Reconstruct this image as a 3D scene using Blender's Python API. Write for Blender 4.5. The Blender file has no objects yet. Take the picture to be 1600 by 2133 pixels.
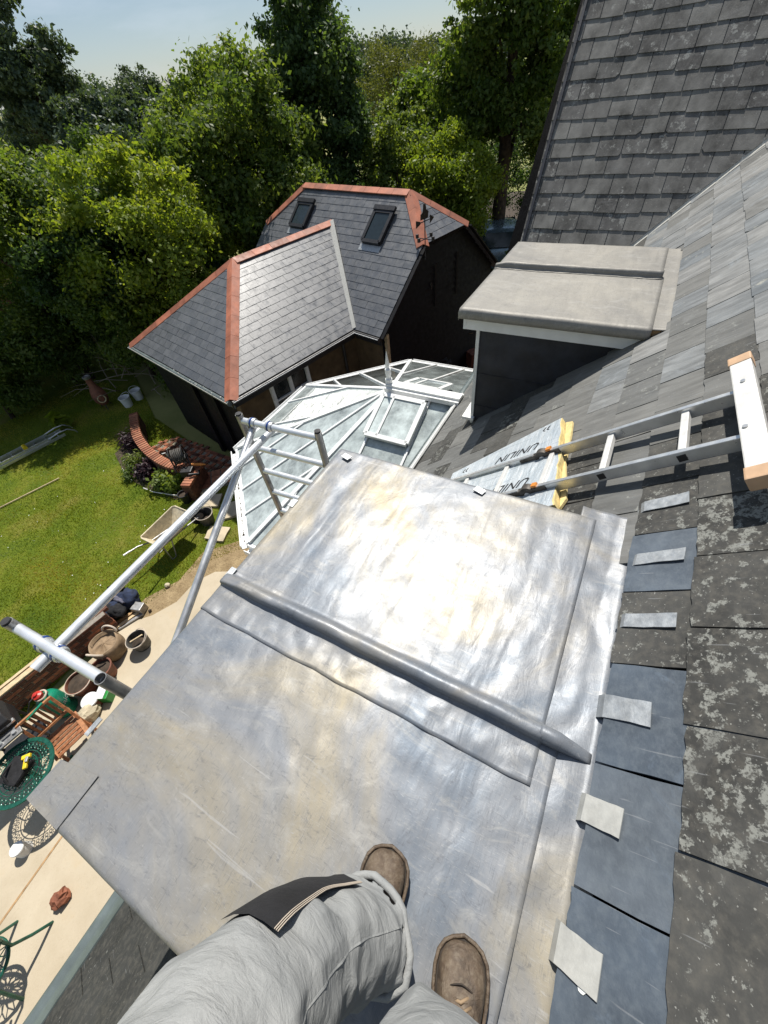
import bpy, bmesh, math, random
import numpy as np
from math import sin, cos, tan, radians, degrees, pi, hypot, atan2, sqrt
from mathutils import Vector, Matrix, noise

random.seed(7); RNG = np.random.default_rng(7)
sc = bpy.context.scene
col = sc.collection

# ------------------------------------------------------------------ camera, world, sun, exposure
YAW, PITCH, ROLL, FPX = 0.598902, 0.839558, 0.147421, 837.44     # focal length in pixels of a 1600 x 2133 frame
CAM = Vector((0, 0, 6.2))
fwd = Vector((cos(YAW)*cos(PITCH), sin(YAW)*cos(PITCH), -sin(PITCH)))
rt0 = Vector((sin(YAW), -cos(YAW), 0)); dn0 = fwd.cross(rt0)
rt = cos(ROLL)*rt0 + sin(ROLL)*dn0; dn = -sin(ROLL)*rt0 + cos(ROLL)*dn0
cam = bpy.data.cameras.new('camera'); camo = bpy.data.objects.new('camera', cam); col.objects.link(camo)
camo.matrix_world = Matrix.Translation(CAM) @ Matrix((rt, -dn, -fwd)).transposed().to_4x4()
cam.sensor_fit = 'VERTICAL'; cam.sensor_height = 32; cam.lens = FPX/2133*32
cam.clip_start = 0.02; cam.clip_end = 3000
sc.camera = camo

SUN_AZ, SUN_EL = radians(26), radians(60)
LDIR = Vector((cos(SUN_AZ)*cos(SUN_EL), sin(SUN_AZ)*cos(SUN_EL), sin(SUN_EL)))
world = bpy.data.worlds.new('World'); sc.world = world; world.use_nodes = True
wn = world.node_tree.nodes; wl = world.node_tree.links
bg = wn['Background']
sky = wn.new('ShaderNodeTexSky'); sky.sky_type = 'NISHITA'; sky.sun_disc = False
sky.sun_elevation = SUN_EL; sky.sun_rotation = pi/2 - SUN_AZ
sky.air_density = 1.0; sky.dust_density = .15; sky.ozone_density = 4.0
wtc = wn.new('ShaderNodeTexCoord'); wmp = wn.new('ShaderNodeMapping'); wmp.inputs['Scale'].default_value = (1, 1, 5)
wno = wn.new('ShaderNodeTexNoise'); wno.inputs['Scale'].default_value = 3.2; wno.inputs['Detail'].default_value = 7; wno.inputs['Roughness'].default_value = .55
wrp = wn.new('ShaderNodeValToRGB'); wrp.color_ramp.elements[0].position = .52; wrp.color_ramp.elements[1].position = .8
wrp.color_ramp.elements[0].color = (.22, .22, .22, 1); wrp.color_ramp.elements[1].color = (.6, .6, .6, 1)
wmx = wn.new('ShaderNodeMix'); wmx.data_type = 'RGBA'
wl.new(wtc.outputs['Generated'], wmp.inputs['Vector']); wl.new(wmp.outputs[0], wno.inputs['Vector']); wl.new(wno.outputs['Fac'], wrp.inputs['Fac'])
wl.new(wrp.outputs['Color'], wmx.inputs['Factor']); wl.new(sky.outputs[0], wmx.inputs['A']); wmx.inputs['B'].default_value = (10.2, 11.4, 12.9, 1)
wl.new(wmx.outputs['Result'], bg.inputs['Color'])
bg.inputs['Strength'].default_value = 0.06
sun = bpy.data.lights.new('sun', 'SUN'); suno = bpy.data.objects.new('sun', sun); col.objects.link(suno)
sun.energy = 5.0; sun.angle = radians(.55); sun.color = (1, .95, .87)
suno.rotation_euler = LDIR.to_track_quat('Z', 'Y').to_euler(); suno.location = (20, 10, 40)
sc.view_settings.view_transform = 'Standard'; sc.view_settings.look = 'None'
sc.view_settings.exposure = 0.25; sc.view_settings.gamma = 1; sc.view_settings.use_curve_mapping = False
sc.render.engine = 'CYCLES'
sc.cycles.use_denoising = True
sc.cycles.max_bounces = 7; sc.cycles.diffuse_bounces = 2; sc.cycles.glossy_bounces = 3
sc.cycles.transparent_max_bounces = 10; sc.cycles.transmission_bounces = 4
sc.cycles.caustics_reflective = False; sc.cycles.caustics_refractive = False

# ------------------------------------------------------------------ materials
class NT:
    def __init__(s, name):
        s.m = bpy.data.materials.new(name); s.m.use_nodes = True
        s.t = s.m.node_tree; s.n = s.t.nodes; s.l = s.t.links; s.bsdf = s.n['Principled BSDF']; s.out = s.n['Material Output']
        s._co = None
    def co(s, kind='Object'):
        if s._co is None: s._co = s.n.new('ShaderNodeTexCoord')
        return s._co.outputs[kind]
    def new(s, typ, **kw):
        nd = s.n.new(typ)
        for k, v in kw.items(): setattr(nd, k, v)
        return nd
    def noise(s, scale, detail=4, rough=.55, stretch=None, vec=None, dist=0):
        nd = s.n.new('ShaderNodeTexNoise'); nd.inputs['Scale'].default_value = scale
        nd.inputs['Detail'].default_value = detail; nd.inputs['Roughness'].default_value = rough; nd.inputs['Distortion'].default_value = dist
        v = vec or s.co()
        if stretch:
            mp = s.n.new('ShaderNodeMapping'); mp.inputs['Scale'].default_value = stretch; s.l.new(v, mp.inputs['Vector']); v = mp.outputs[0]
        s.l.new(v, nd.inputs['Vector']); return nd.outputs['Fac']
    def ramp(s, fac, *stops):
        r = s.n.new('ShaderNodeValToRGB'); e = r.color_ramp.elements
        while len(e) < len(stops): e.new(.5)
        for el, (p, c) in zip(e, stops):
            el.position = p; el.color = (*c, 1) if hasattr(c, '__len__') else (c, c, c, 1)
        s.l.new(fac, r.inputs['Fac']); return r.outputs['Color']
    def mix(s, fac, a, b, mode='MIX'):
        m = s.n.new('ShaderNodeMix'); m.data_type = 'RGBA'; m.blend_type = mode
        for sock, v in (('Factor', fac), ('A', a), ('B', b)):
            if isinstance(v, bpy.types.NodeSocket): s.l.new(v, m.inputs[sock])
            elif sock == 'Factor': m.inputs[sock].default_value = v
            else: m.inputs[sock].default_value = (*v, 1)
        return m.outputs['Result']
    def math(s, op, a, b=0.0):
        m = s.n.new('ShaderNodeMath'); m.operation = op
        for i, v in enumerate((a, b)):
            if isinstance(v, bpy.types.NodeSocket): s.l.new(v, m.inputs[i])
            else: m.inputs[i].default_value = v
        return m.outputs[0]
    def rnd(s):
        o = s.n.new('ShaderNodeObjectInfo'); g = s.n.new('ShaderNodeNewGeometry')
        return s.math('FRACT', s.math('ADD', o.outputs['Random'], g.outputs['Random Per Island']))
    def bump(s, h, strength=.4, dist=.01, prev=None):
        b = s.n.new('ShaderNodeBump'); b.inputs['Strength'].default_value = strength; b.inputs['Distance'].default_value = dist
        s.l.new(h, b.inputs['Height'])
        if prev is not None: s.l.new(prev, b.inputs['Normal'])
        return b.outputs['Normal']
    def set(s, color=None, rough=None, metal=None, normal=None, spec=None):
        for k, v in (('Base Color', color), ('Roughness', rough), ('Metallic', metal), ('Normal', normal), ('Specular IOR Level', spec)):
            if v is None: continue
            if isinstance(v, bpy.types.NodeSocket): s.l.new(v, s.bsdf.inputs[k])
            elif k == 'Base Color': s.bsdf.inputs[k].default_value = (*v, 1)
            else: s.bsdf.inputs[k].default_value = v
        return s.m

MATS = {}
def simple(name, c, rough=.6, metal=0, var=.12, scale=14, bump=.15, bscale=60, spec=.5, pv=0):
    t = NT(name)
    n1 = t.noise(scale, 5)
    dark = tuple(x*(1-var*1.6) for x in c); light = tuple(min(1, x*(1+var)) for x in c)
    cc = t.ramp(n1, (.3, dark), (.7, light))
    if pv: cc = t.mix(1.0, cc, t.ramp(t.rnd(), (0, 1-pv), (1, 1+pv)), 'MULTIPLY')
    rr = t.ramp(t.noise(scale*1.7, 3), (.3, max(0, rough-.1)), (.7, min(1, rough+.1)))
    nb = t.bump(t.noise(bscale, 3), bump, .004)
    MATS[name] = t.set(cc, rr, metal, nb, spec); return MATS[name]

def slate_mat(name, base, tint2, lich, lichcol=(.34, .34, .30), rough=.5, var=.5, bump=.5, streak=(1, 1, 1), warm=(.13, .12, .10), spec=.5, lscale=9):
    t = NT(name); r = t.rnd()
    c = t.mix(r, base, tint2)
    v = t.ramp(t.noise(5, 6, .65, streak), (.25, 1-var), (.75, 1+var*.5))
    c = t.mix(1.0, c, v, 'MULTIPLY')
    # fine grain, weather streaks
    c = t.mix(t.ramp(t.noise(40, 4, .6, streak), (.45, 0), (.75, .45)), c, warm)
    if lich > 0:
        thr = .625 - .16*lich
        off = t.math('MULTIPLY', r, .17)
        lf = t.math('SUBTRACT', t.noise(lscale, 8, .68), off)
        m1 = t.ramp(lf, (thr+.005, 0), (thr+.03, .9))
        m2 = t.ramp(t.noise(lscale*4.5, 4, .65), (.40, .15), (.52, 1))
        c = t.mix(t.math('MULTIPLY', m1, m2), c, lichcol)
        c = t.mix(t.ramp(t.noise(lscale*5, 2, .5), (.68, 0), (.74, .55*lich)), c, (.5, .5, .46))
    c = t.mix(t.ramp(t.noise(3.0, 6, .75, dist=1.5), (.58, 0), (.66, .4)), c, tuple(x*1.7 for x in base))
    c = t.mix(t.ramp(t.noise(120, 2, .5, (1, .05, .05), dist=.3), (.70, 0), (.73, .3)), c, (.3, .31, .32))
    nb = t.bump(t.noise(18, 6, .65, streak), bump, .004)
    nb = t.bump(t.noise(90, 4, .6), bump*.6, .0015, nb)
    rr = t.ramp(t.noise(8, 4), (.3, rough-.12), (.7, rough+.14))
    MATS[name] = t.set(c, rr, 0, nb, spec); return MATS[name]

slate_mat('slate_old', (.05, .05, .047), (.085, .085, .08), .85, rough=.75, var=.5, spec=.25, lscale=24, lichcol=(.225, .23, .21))
slate_mat('slate_dark', (.038, .039, .037), (.055, .056, .053), .35, rough=.75, var=.4, spec=.25, lscale=22, lichcol=(.22, .225, .205))
slate_mat('slate_weathered', (.13, .134, .132), (.195, .195, .185), .35, rough=.6, var=.4, spec=.35, streak=(5, 1, 1), lscale=11, lichcol=(.25, .255, .235))
slate_mat('slate_new', (.075, .098, .128), (.12, .138, .158), 0, rough=.5, var=.5, bump=.6, warm=(.13, .15, .165), spec=.4)
slate_mat('slate_blue', (.18, .20, .215), (.27, .27, .26), .3, rough=.46, var=.55, bump=.8, streak=(4, 1, 1), warm=(.15, .15, .14), spec=.5, lscale=13)  # blue slate, base lightened to carry the sheen of the upper slope
slate_mat('slate_steep', (.135, .132, .128), (.23, .225, .21), .6, rough=.8, var=.75, bump=.9, streak=(1, 1, .35), warm=(.12, .115, .105), spec=.25, lichcol=(.3, .3, .28), lscale=13)
slate_mat('slate_outbuilding', (.08, .085, .093), (.115, .12, .128), 0, rough=.42, var=.22, bump=.3, warm=(.11, .115, .12), spec=1.0)

# lead: soft grey metal, dressed by hand
def lead_mat(name, dull=False):
    t = NT(name)
    n = t.noise(1.5, 6, .62, dist=.8)
    c = t.ramp(n, (.30, (.15, .178, .215)), (.46, (.225, .235, .25)), (.66, (.315, .28, .21))) if not dull else t.ramp(n, (.28, (.20, .195, .185)), (.7, (.32, .305, .27)))  # mottling paints in sky-blue and warm reflections, with some cream patina
    scr = t.noise(30, 3, .6, (1, 14, 1)); scr2 = t.noise(34, 3, .6, (16, 1.6, 1), dist=.3); scr3 = t.noise(14, 6, .8, (2.2, .9, 1), dist=2.5)
    c = t.mix(t.ramp(scr, (.58, 0), (.68, .4)), c, (.10, .11, .125))
    c = t.mix(t.ramp(scr2, (.63, 0), (.68, .5)), c, (.36, .36, .355))
    c = t.mix(t.ramp(scr3, (.56, 0), (.64, .4)), c, (.095, .10, .115))
    c = t.mix(t.ramp(t.noise(60, 2, .5, (1, .04, 1), dist=.4), (.70, 0), (.73, .35)), c, (.42, .42, .415))
    c = t.mix(t.ramp(t.noise(5.5, 6, .72, (2.4, .9, 1), dist=1.2), (.53, 0), (.70, .55)), c, (.36, .355, .335))
    rr = t.ramp(t.noise(6, 7, .7, (2, 1, 1), dist=.8), (.28, .34 if not dull else .5), (.74, .53 if not dull else .65))
    nb = t.bump(t.noise(2.8, 2, .5, (.6, 2.6, 1), dist=.4), .30, .03)
    nb = t.bump(t.noise(12, 3, .55, (.8, 1.5, 1), dist=.7), .21, .008, nb)
    nb = t.bump(t.math('ADD', scr, scr2), .12, .0014, nb)
    MATS[name] = t.set(c, rr, .24 if not dull else .22, nb, .16); return MATS[name]
lead_mat('lead'); lead_mat('lead_dull', True)
simple('lead_strap', (.42, .44, .45), .5, .6, .15, 30, .3)
simple('lead_pale', (.45, .45, .42), .55, .2, .1, 30, .2)
simple('white_paint', (.78, .79, .78), .45, 0, .05, 8, .08)
simple('white_upvc', (.80, .81, .80), .3, 0, .06, 9, .03)
simple('cheek_dark', (.018, .022, .035), .55, .1, .3, 6, .3)
simple('galv', (.62, .63, .64), .38, .75, .12, 10, .08)
simple('galv_dull', (.36, .36, .36), .5, .8, .2, 12, .15)
simple('alloy', (.66, .67, .67), .36, .7, .08, 16, .06)
simple('alloy_pale', (.74, .73, .70), .5, .3, .06, 16, .1)
simple('alloy_tube', (.74, .77, .80), .33, .45, .07, 9, .05)
simple('steel_dark', (.10, .09, .08), .55, .6, .4, 20, .3)
simple('plastic_black', (.018, .018, .02), .45)
simple('rubber', (.03, .03, .032), .7)
simple('plastic_tan', (.55, .36, .22), .55)
simple('plastic_red', (.5, .03, .02), .35)
simple('plastic_blue', (.015, .05, .20), .35)
simple('foam', (.72, .58, .27), .85, 0, .12, 30, .6, 50)
def foil():
    t = NT('foil')
    c = t.ramp(t.noise(5, 6, .65, (1, 7, 7), dist=.3), (.3, (.46, .53, .58)), (.52, (.64, .70, .74)), (.72, (.80, .83, .85)))  # pale and dark streaks imitate reflections on the foil face
    c = t.mix(t.ramp(t.noise(40, 2, .5, (1.2, .06, .06)), (.60, 0), (.64, .5)), c, (.36, .42, .48))
    nb = t.bump(t.noise(9, 5, .6, (1, 4, 4), dist=.8), .8, .01); nb = t.bump(t.noise(60, 3), .2, .002, nb)
    MATS['foil'] = t.set(c, .33, .35, nb)
foil()
simple('ink', (.02, .02, .022), .6)
simple('ink_white', (.8, .82, .8), .5)
simple('terracotta_ridge', (.36, .125, .07), .6, 0, .2, 5, .2, pv=.22)
simple('terracotta', (.20, .075, .045), .7, 0, .25, 12, .2)
simple('brick_red', (.33, .12, .065), .85, 0, .3, 12, .5, 45, pv=.22)
simple('brick_pale', (.40, .17, .095), .85, 0, .25, 12, .5, 45, pv=.22)
simple('brick_dark', (.13, .055, .035), .85, 0, .35, 12, .5, 45, pv=.22)
simple('mortar', (.26, .23, .19), .9, 0, .2, 20, .4)
simple('render_tan', (.12, .08, .04), .9, 0, .25, 5, .4, 60)
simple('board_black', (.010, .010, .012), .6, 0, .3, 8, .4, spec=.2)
simple('timber', (.40, .25, .12), .7, 0, .25, 12, .3)
simple('timber_pale', (.60, .46, .28), .75, 0, .2, 12, .3)
simple('teak', (.30, .115, .045), .55, 0, .3, 18, .3, pv=.22)
simple('teak_pale', (.42, .19, .085), .55, 0, .25, 18, .3)
simple('gutter', (.11, .135, .135), .4, 0, .2, 8, .05)
simple('gutter_black', (.02, .02, .022), .4)
simple('flag_stone', (.52, .44, .31), .9, 0, .15, 7, .4, 40)
simple('stone_pale', (.55, .48, .34), .9, 0, .2, 9, .5, 30)
simple('green_metal', (.012, .10, .068), .35, .2, .25, 20, .1)
simple('green_gas', (.01, .22, .13), .3, 0, .15, 10, .05)
simple('green_box', (.02, .25, .04), .4)
simple('bag_tan', (.27, .19, .115), .8, 0, .2, 12, .5, 30)
simple('rope_pale', (.55, .47, .38), .8)
simple('bucket_grey', (.09, .085, .075), .7, 0, .35, 18, .3)
simple('cement_stain', (.42, .36, .26), .85, 0, .25, 14, .4)
simple('barrow_cream', (.62, .54, .38), .6, 0, .2, 12, .2)
simple('plastic_white', (.72, .73, .72), .4, 0, .06, 10, .05)
simple('cloth_navy', (.022, .034, .075), .9, 0, .4, 10, .6, 90)
simple('cloth_grey', (.12, .12, .16), .9, 0, .3, 10, .6, 90)
simple('cloth_black', (.012, .012, .014), .9, 0, .3, 14, .6, 90)
simple('yellow', (.75, .55, .02), .45)
simple('orange', (.7, .25, .04), .5)
simple('cardboard', (.24, .17, .10), .85, 0, .12, 6, .15)
simple('sheet_dark', (.045, .045, .045), .8, 0, .5, 6, .8, 14)
simple('skin', (.55, .33, .24), .55)
simple('hair', (.06, .035, .02), .6)
simple('phone', (.02, .02, .022), .2)
simple('bark', (.07, .05, .035), .95, 0, .4, 9, .9, 18)
simple('twig', (.20, .17, .13), .9)
simple('soil', (.06, .042, .028), .95, 0, .4, 9, .8, 30)
simple('car_paint', (.20, .27, .31), .25, .5, .1, 4, .02)
simple('car_glass', (.02, .03, .035), .06)
simple('floor_tile', (.68, .71, .69), .5, 0, .08, 4, .05)
simple('chair_blue', (.13, .19, .26), .8, 0, .2, 10, .3)
simple('roof_far', (.10, .06, .045), .85, 0, .3, 6, .5, 20)
simple('boot_sole', (.03, .022, .016), .75, 0, .3, 18, .4)

def denim():
    t = NT('denim')
    c = t.ramp(t.noise(7, 5, .6), (.3, (.26, .27, .27)), (.7, (.37, .375, .365)))
    w = t.noise(420, 2, .5, (1, 3, 1))
    c = t.mix(t.ramp(w, (.35, 0), (.7, .28)), c, (.17, .18, .19))
    nb = t.bump(t.noise(22, 5, .6, (1, 1, 2.2), dist=.6), .7, .008); nb = t.bump(w, .3, .0012, nb)
    MATS['denim'] = t.set(c, .9, 0, nb, .2)
denim()
def leather():
    t = NT('boot_leather')
    c = t.ramp(t.noise(24, 7, .7), (.30, (.042, .03, .021)), (.5, (.10, .07, .046)), (.70, (.165, .125, .085)))
    c = t.mix(t.ramp(t.noise(75, 5, .65), (.5, 0), (.68, .38)), c, (.24, .20, .145))
    nb = t.bump(t.noise(26, 6, .65, dist=.8), .9, .009); nb = t.bump(t.noise(160, 3), .3, .001, nb)
    MATS['boot_leather'] = t.set(c, .62, 0, nb)
leather()
def concrete():
    t = NT('concrete')
    c = t.ramp(t.noise(1.3, 7, .6), (.25, (.40, .335, .235)), (.7, (.55, .48, .365)))
    c = t.mix(t.ramp(t.noise(30, 5, .7, (1, 2.5, 1)), (.58, 0), (.70, .5)), c, (.34, .27, .18))
    c = t.mix(t.ramp(t.noise(2.6, 5, .6), (.58, 0), (.78, .5)), c, (.42, .31, .17))
    nb = t.bump(t.noise(45, 5, .6), .4, .004)
    MATS['concrete'] = t.set(c, .9, 0, nb, .2)
concrete()
def grounds():
    t = NT('lawn')
    c = t.ramp(t.noise(1.1, 7, .62), (.28, (.07, .12, .014)), (.5, (.145, .185, .018)), (.72, (.25, .225, .04)))
    c = t.mix(t.ramp(t.noise(26, 5, .7), (.35, 0), (.7, .6)), c, (.035, .06, .008))
    c = t.mix(t.ramp(t.noise(.55, 5, .6), (.56, 0), (.7, .45)), c, (.22, .185, .07))
    nb = t.bump(t.noise(60, 4, .7), .8, .02)
    MATS['lawn'] = t.set(c, .95, 0, nb, .1)
    t = NT('field')
    c = t.ramp(t.noise(.02, 6, .6), (.3, (.16, .19, .06)), (.5, (.30, .29, .12)), (.7, (.42, .38, .20)))
    c = t.mix(t.ramp(t.noise(.6, 6, .7), (.4, 0), (.7, .5)), c, (.10, .13, .035))
    MATS['field'] = t.set(c, .95, 0, None, .1)
    t = NT('dirt')
    c = t.ramp(t.noise(4, 7, .65), (.28, (.20, .14, .075)), (.7, (.42, .32, .185)))
    c = t.mix(t.ramp(t.noise(34, 5, .7), (.5, 0), (.68, .7)), c, (.12, .085, .045))
    nb = t.bump(t.noise(35, 5, .7), .9, .02)
    MATS['dirt'] = t.set(c, .95, 0, nb, .1)
grounds()
def glassm(name, tint, dirt=.12, gloss=1.0):  # dirt: share of milky veil that puts pale reflections into the panes
    t = NT(name); t.n.remove(t.bsdf)
    tr = t.n.new('ShaderNodeBsdfTransparent'); tr.inputs['Color'].default_value = (*tint, 1)
    df = t.n.new('ShaderNodeBsdfDiffuse'); df.inputs['Color'].default_value = (.66, .74, .73, 1)
    gl = t.n.new('ShaderNodeBsdfGlossy'); gl.inputs['Roughness'].default_value = .03
    fr = t.n.new('ShaderNodeFresnel'); fr.inputs['IOR'].default_value = 1.5
    m1 = t.n.new('ShaderNodeMixShader'); m2 = t.n.new('ShaderNodeMixShader')
    t.l.new(t.ramp(t.noise(3.0, 6, .7), (.3, dirt*.4), (.75, dirt*1.7)), m1.inputs['Fac'])
    t.l.new(tr.outputs[0], m1.inputs[1]); t.l.new(df.outputs[0], m1.inputs[2])
    t.l.new(t.math('MULTIPLY', fr.outputs[0], gloss*1.8), m2.inputs['Fac']); t.l.new(m1.outputs[0], m2.inputs[1]); t.l.new(gl.outputs[0], m2.inputs[2])
    t.l.new(m2.outputs[0], t.out.inputs['Surface']); MATS[name] = t.m
glassm('glass_roof', (.84, .90, .88), .62); glassm('glass_vent', (.6, .66, .64), .8); glassm('glass_clear', (.6, .66, .65), .05)
simple('window_dark', (.012, .016, .018), .08)

def leafm(name, c1, c2, c3, trans=.42, yellow=(1.5, 1.45, .5)):
    t = NT(name); t.n.remove(t.bsdf)
    at = t.n.new('ShaderNodeAttribute'); at.attribute_name = 'tint'
    c = t.ramp(at.outputs['Fac'], (.0, c1), (.5, c2), (1.0, c3))
    df = t.n.new('ShaderNodeBsdfPrincipled'); t.l.new(c, df.inputs['Base Color']); df.inputs['Roughness'].default_value = .5; df.inputs['Specular IOR Level'].default_value = .35
    tl = t.n.new('ShaderNodeBsdfTranslucent'); t.l.new(t.mix(1, c, yellow, 'MULTIPLY'), tl.inputs['Color'])
    mx = t.n.new('ShaderNodeMixShader'); mx.inputs['Fac'].default_value = trans
    t.l.new(df.outputs[0], mx.inputs[1]); t.l.new(tl.outputs[0], mx.inputs[2]); t.l.new(mx.outputs[0], t.out.inputs['Surface'])
    MATS[name] = t.m
leafm('leaf_bright', (.10, .16, .02), (.18, .25, .035), (.29, .33, .06), .54)
leafm('leaf_mid', (.055, .105, .022), (.11, .17, .038), (.20, .25, .065), .52)
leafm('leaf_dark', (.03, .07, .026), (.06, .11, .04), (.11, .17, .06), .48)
leafm('leaf_hazed', (.045, .075, .05), (.065, .10, .066), (.09, .13, .08), .35)  # bluish distance haze is mixed into these leaf colours
leafm('leaf_olive', (.08, .10, .03), (.115, .135, .04), (.16, .17, .055), .42)
leafm('leaf_purple', (.02, .01, .014), (.04, .018, .026), (.07, .035, .04), .25, (1.2, .8, .9))
leafm('leaf_lime', (.09, .14, .025), (.15, .20, .04), (.24, .28, .09))
leafm('grass_blade', (.09, .155, .012), (.21, .25, .02), (.38, .32, .07), .42)
leafm('pink', (.3, .08, .09), (.4, .1, .12), (.5, .2, .2))

# ------------------------------------------------------------------ object helpers
BASE = {}
def tag(o, label=None, cat=None, group=None, kind=None):
    if label: o['label'] = label
    if cat: o['category'] = cat
    if group: o['group'] = group
    if kind: o['kind'] = kind
    return o
def thing(name, label, cat, loc=(0, 0, 0), group=None):
    o = bpy.data.objects.new(name, None); col.objects.link(o); o.location = loc; o.empty_display_size = .1
    BASE[o.name] = Vector(loc); return tag(o, label, cat, group)

def npmesh(name, V, Fq=None, faces=None, tint=None):
    me = bpy.data.meshes.new(name)
    V = np.asarray(V, np.float32)
    if Fq is not None:
        Fq = np.asarray(Fq, np.int32); n = Fq.shape[1]
        me.vertices.add(len(V)); me.vertices.foreach_set('co', V.ravel())
        me.loops.add(Fq.size); me.loops.foreach_set('vertex_index', Fq.ravel())
        me.polygons.add(len(Fq)); me.polygons.foreach_set('loop_start', np.arange(0, Fq.size, n, dtype=np.int32))
        me.update(calc_edges=True)
    else:
        me.from_pydata(V.tolist(), [], faces); me.update()
    if tint is not None:
        a = me.attributes.new('tint', 'FLOAT', 'FACE'); a.data.foreach_set('value', np.asarray(tint, np.float32))
    return me
def put(name, me, mat, parent=None, loc=None):
    o = bpy.data.objects.new(name, me); col.objects.link(o)
    if mat and not me.materials: me.materials.append(MATS[mat])
    if parent is not None: o.parent = parent; BASE[o.name] = BASE[parent.name]
    else:
        o.location = loc or (0, 0, 0); BASE[o.name] = Vector(loc or (0, 0, 0))
    return o

class MB:
    def __init__(s, xf=None): s.v = []; s.f = []; s.xf = xf
    def add(s, vs, fs):
        k = len(s.v)
        s.v += [Vector(v) for v in vs]; s.f += [tuple(k+i for i in f) for f in fs]; return s
    def box(s, c, size, rz=0, rot=None):
        hx, hy, hz = size[0]/2, size[1]/2, size[2]/2
        m = rot or Matrix.Rotation(rz, 3, 'Z')
        vs = [Vector(c) + m @ Vector((x, y, z)) for z in (-hz, hz) for x, y in ((-hx, -hy), (hx, -hy), (hx, hy), (-hx, hy))]
        return s.add(vs, [(3, 2, 1, 0), (4, 5, 6, 7), (0, 1, 5, 4), (1, 2, 6, 5), (2, 3, 7, 6), (3, 0, 4, 7)])
    def bar(s, p, q, w, h, up=(0, 0, 1)):
        p, q = Vector(p), Vector(q); d = (q-p).normalized(); up = Vector(up)
        x = d.cross(up); x = x.normalized() if x.length > 1e-6 else Vector((1, 0, 0)); u = x.cross(d)
        vs = [a + x*sx*w/2 + u*su*h/2 for a in (p, q) for sx, su in ((-1, -1), (1, -1), (1, 1), (-1, 1))]
        return s.add(vs, [(3, 2, 1, 0), (4, 5, 6, 7), (0, 1, 5, 4), (1, 2, 6, 5), (2, 3, 7, 6), (3, 0, 4, 7)])
    def tube(s, pts, r, n=10, caps=True, ell=1.0):
        pts = [Vector(p) for p in pts]; rs = r if hasattr(r, '__len__') else [r]*len(pts)
        k = len(s.v); ref = None
        for i, p in enumerate(pts):
            d = (pts[min(i+1, len(pts)-1)] - pts[max(i-1, 0)]).normalized()
            if ref is None: ref = d.orthogonal().normalized()
            x = (ref - d*ref.dot(d)).normalized(); y = d.cross(x); ref = x
            for j in range(n):
                a = 2*pi*j/n; s.v.append(p + (x*cos(a) + y*sin(a)*ell)*rs[i])
        for i in range(len(pts)-1):
            for j in range(n):
                a, b = k+i*n+j, k+i*n+(j+1) % n; s.f.append((a, b, b+n, a+n))
        if caps:
            s.f.append(tuple(k+j for j in reversed(range(n)))); e = k+(len(pts)-1)*n; s.f.append(tuple(e+j for j in range(n)))
        return s
    def lathe(s, prof, c=(0, 0, 0), n=24, rot=None, cap_bottom=True, cap_top=False, sx=1, sy=1):
        k = len(s.v); c = Vector(c); m = rot or Matrix.Identity(3)
        for r, z in prof:
            for j in range(n):
                a = 2*pi*j/n; s.v.append(c + m @ Vector((r*cos(a)*sx, r*sin(a)*sy, z)))
        for i in range(len(prof)-1):
            for j in range(n):
                a, b = k+i*n+j, k+i*n+(j+1) % n; s.f.append((a, b, b+n, a+n))
        if cap_bottom: s.f.append(tuple(k+j for j in reversed(range(n))))
        if cap_top: e = k+(len(prof)-1)*n; s.f.append(tuple(e+j for j in range(n)))
        return s
    def prism(s, poly, ext):
        n = len(poly); poly = [Vector(p) for p in poly]; ext = Vector(ext); k = len(s.v)
        s.v += poly + [p+ext for p in poly]
        s.f.append(tuple(k+i for i in reversed(range(n)))); s.f.append(tuple(k+n+i for i in range(n)))
        for i in range(n):
            j = (i+1) % n; s.f.append((k+i, k+j, k+n+j, k+n+i))
        return s
    def build(s, name, mat, parent=None, loc=None, smooth=False, label=None, kind=None, bevel=0, fix=True):
        b = BASE[parent.name] if parent is not None else Vector(loc or (0, 0, 0))
        vs = [(s.xf @ v if s.xf else v) - b for v in s.v]
        me = bpy.data.meshes.new(name); me.from_pydata([tuple(v) for v in vs], [], s.f); me.update()
        if fix or bevel:
            bm = bmesh.new(); bm.from_mesh(me)
            bmesh.ops.recalc_face_normals(bm, faces=bm.faces)
            if bevel: bmesh.ops.bevel(bm, geom=[e for e in bm.edges if e.calc_face_angle(0) > .6], offset=bevel, segments=2, profile=.6, affect='EDGES')
            bm.to_mesh(me); bm.free()
        if smooth:
            me.polygons.foreach_set('use_smooth', [True]*len(me.polygons))
            if smooth != 'all': me.set_sharp_from_angle(angle=radians(42))
        o = put(name, me, mat, parent, loc)
        return tag(o, label, None, None, kind)

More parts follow.
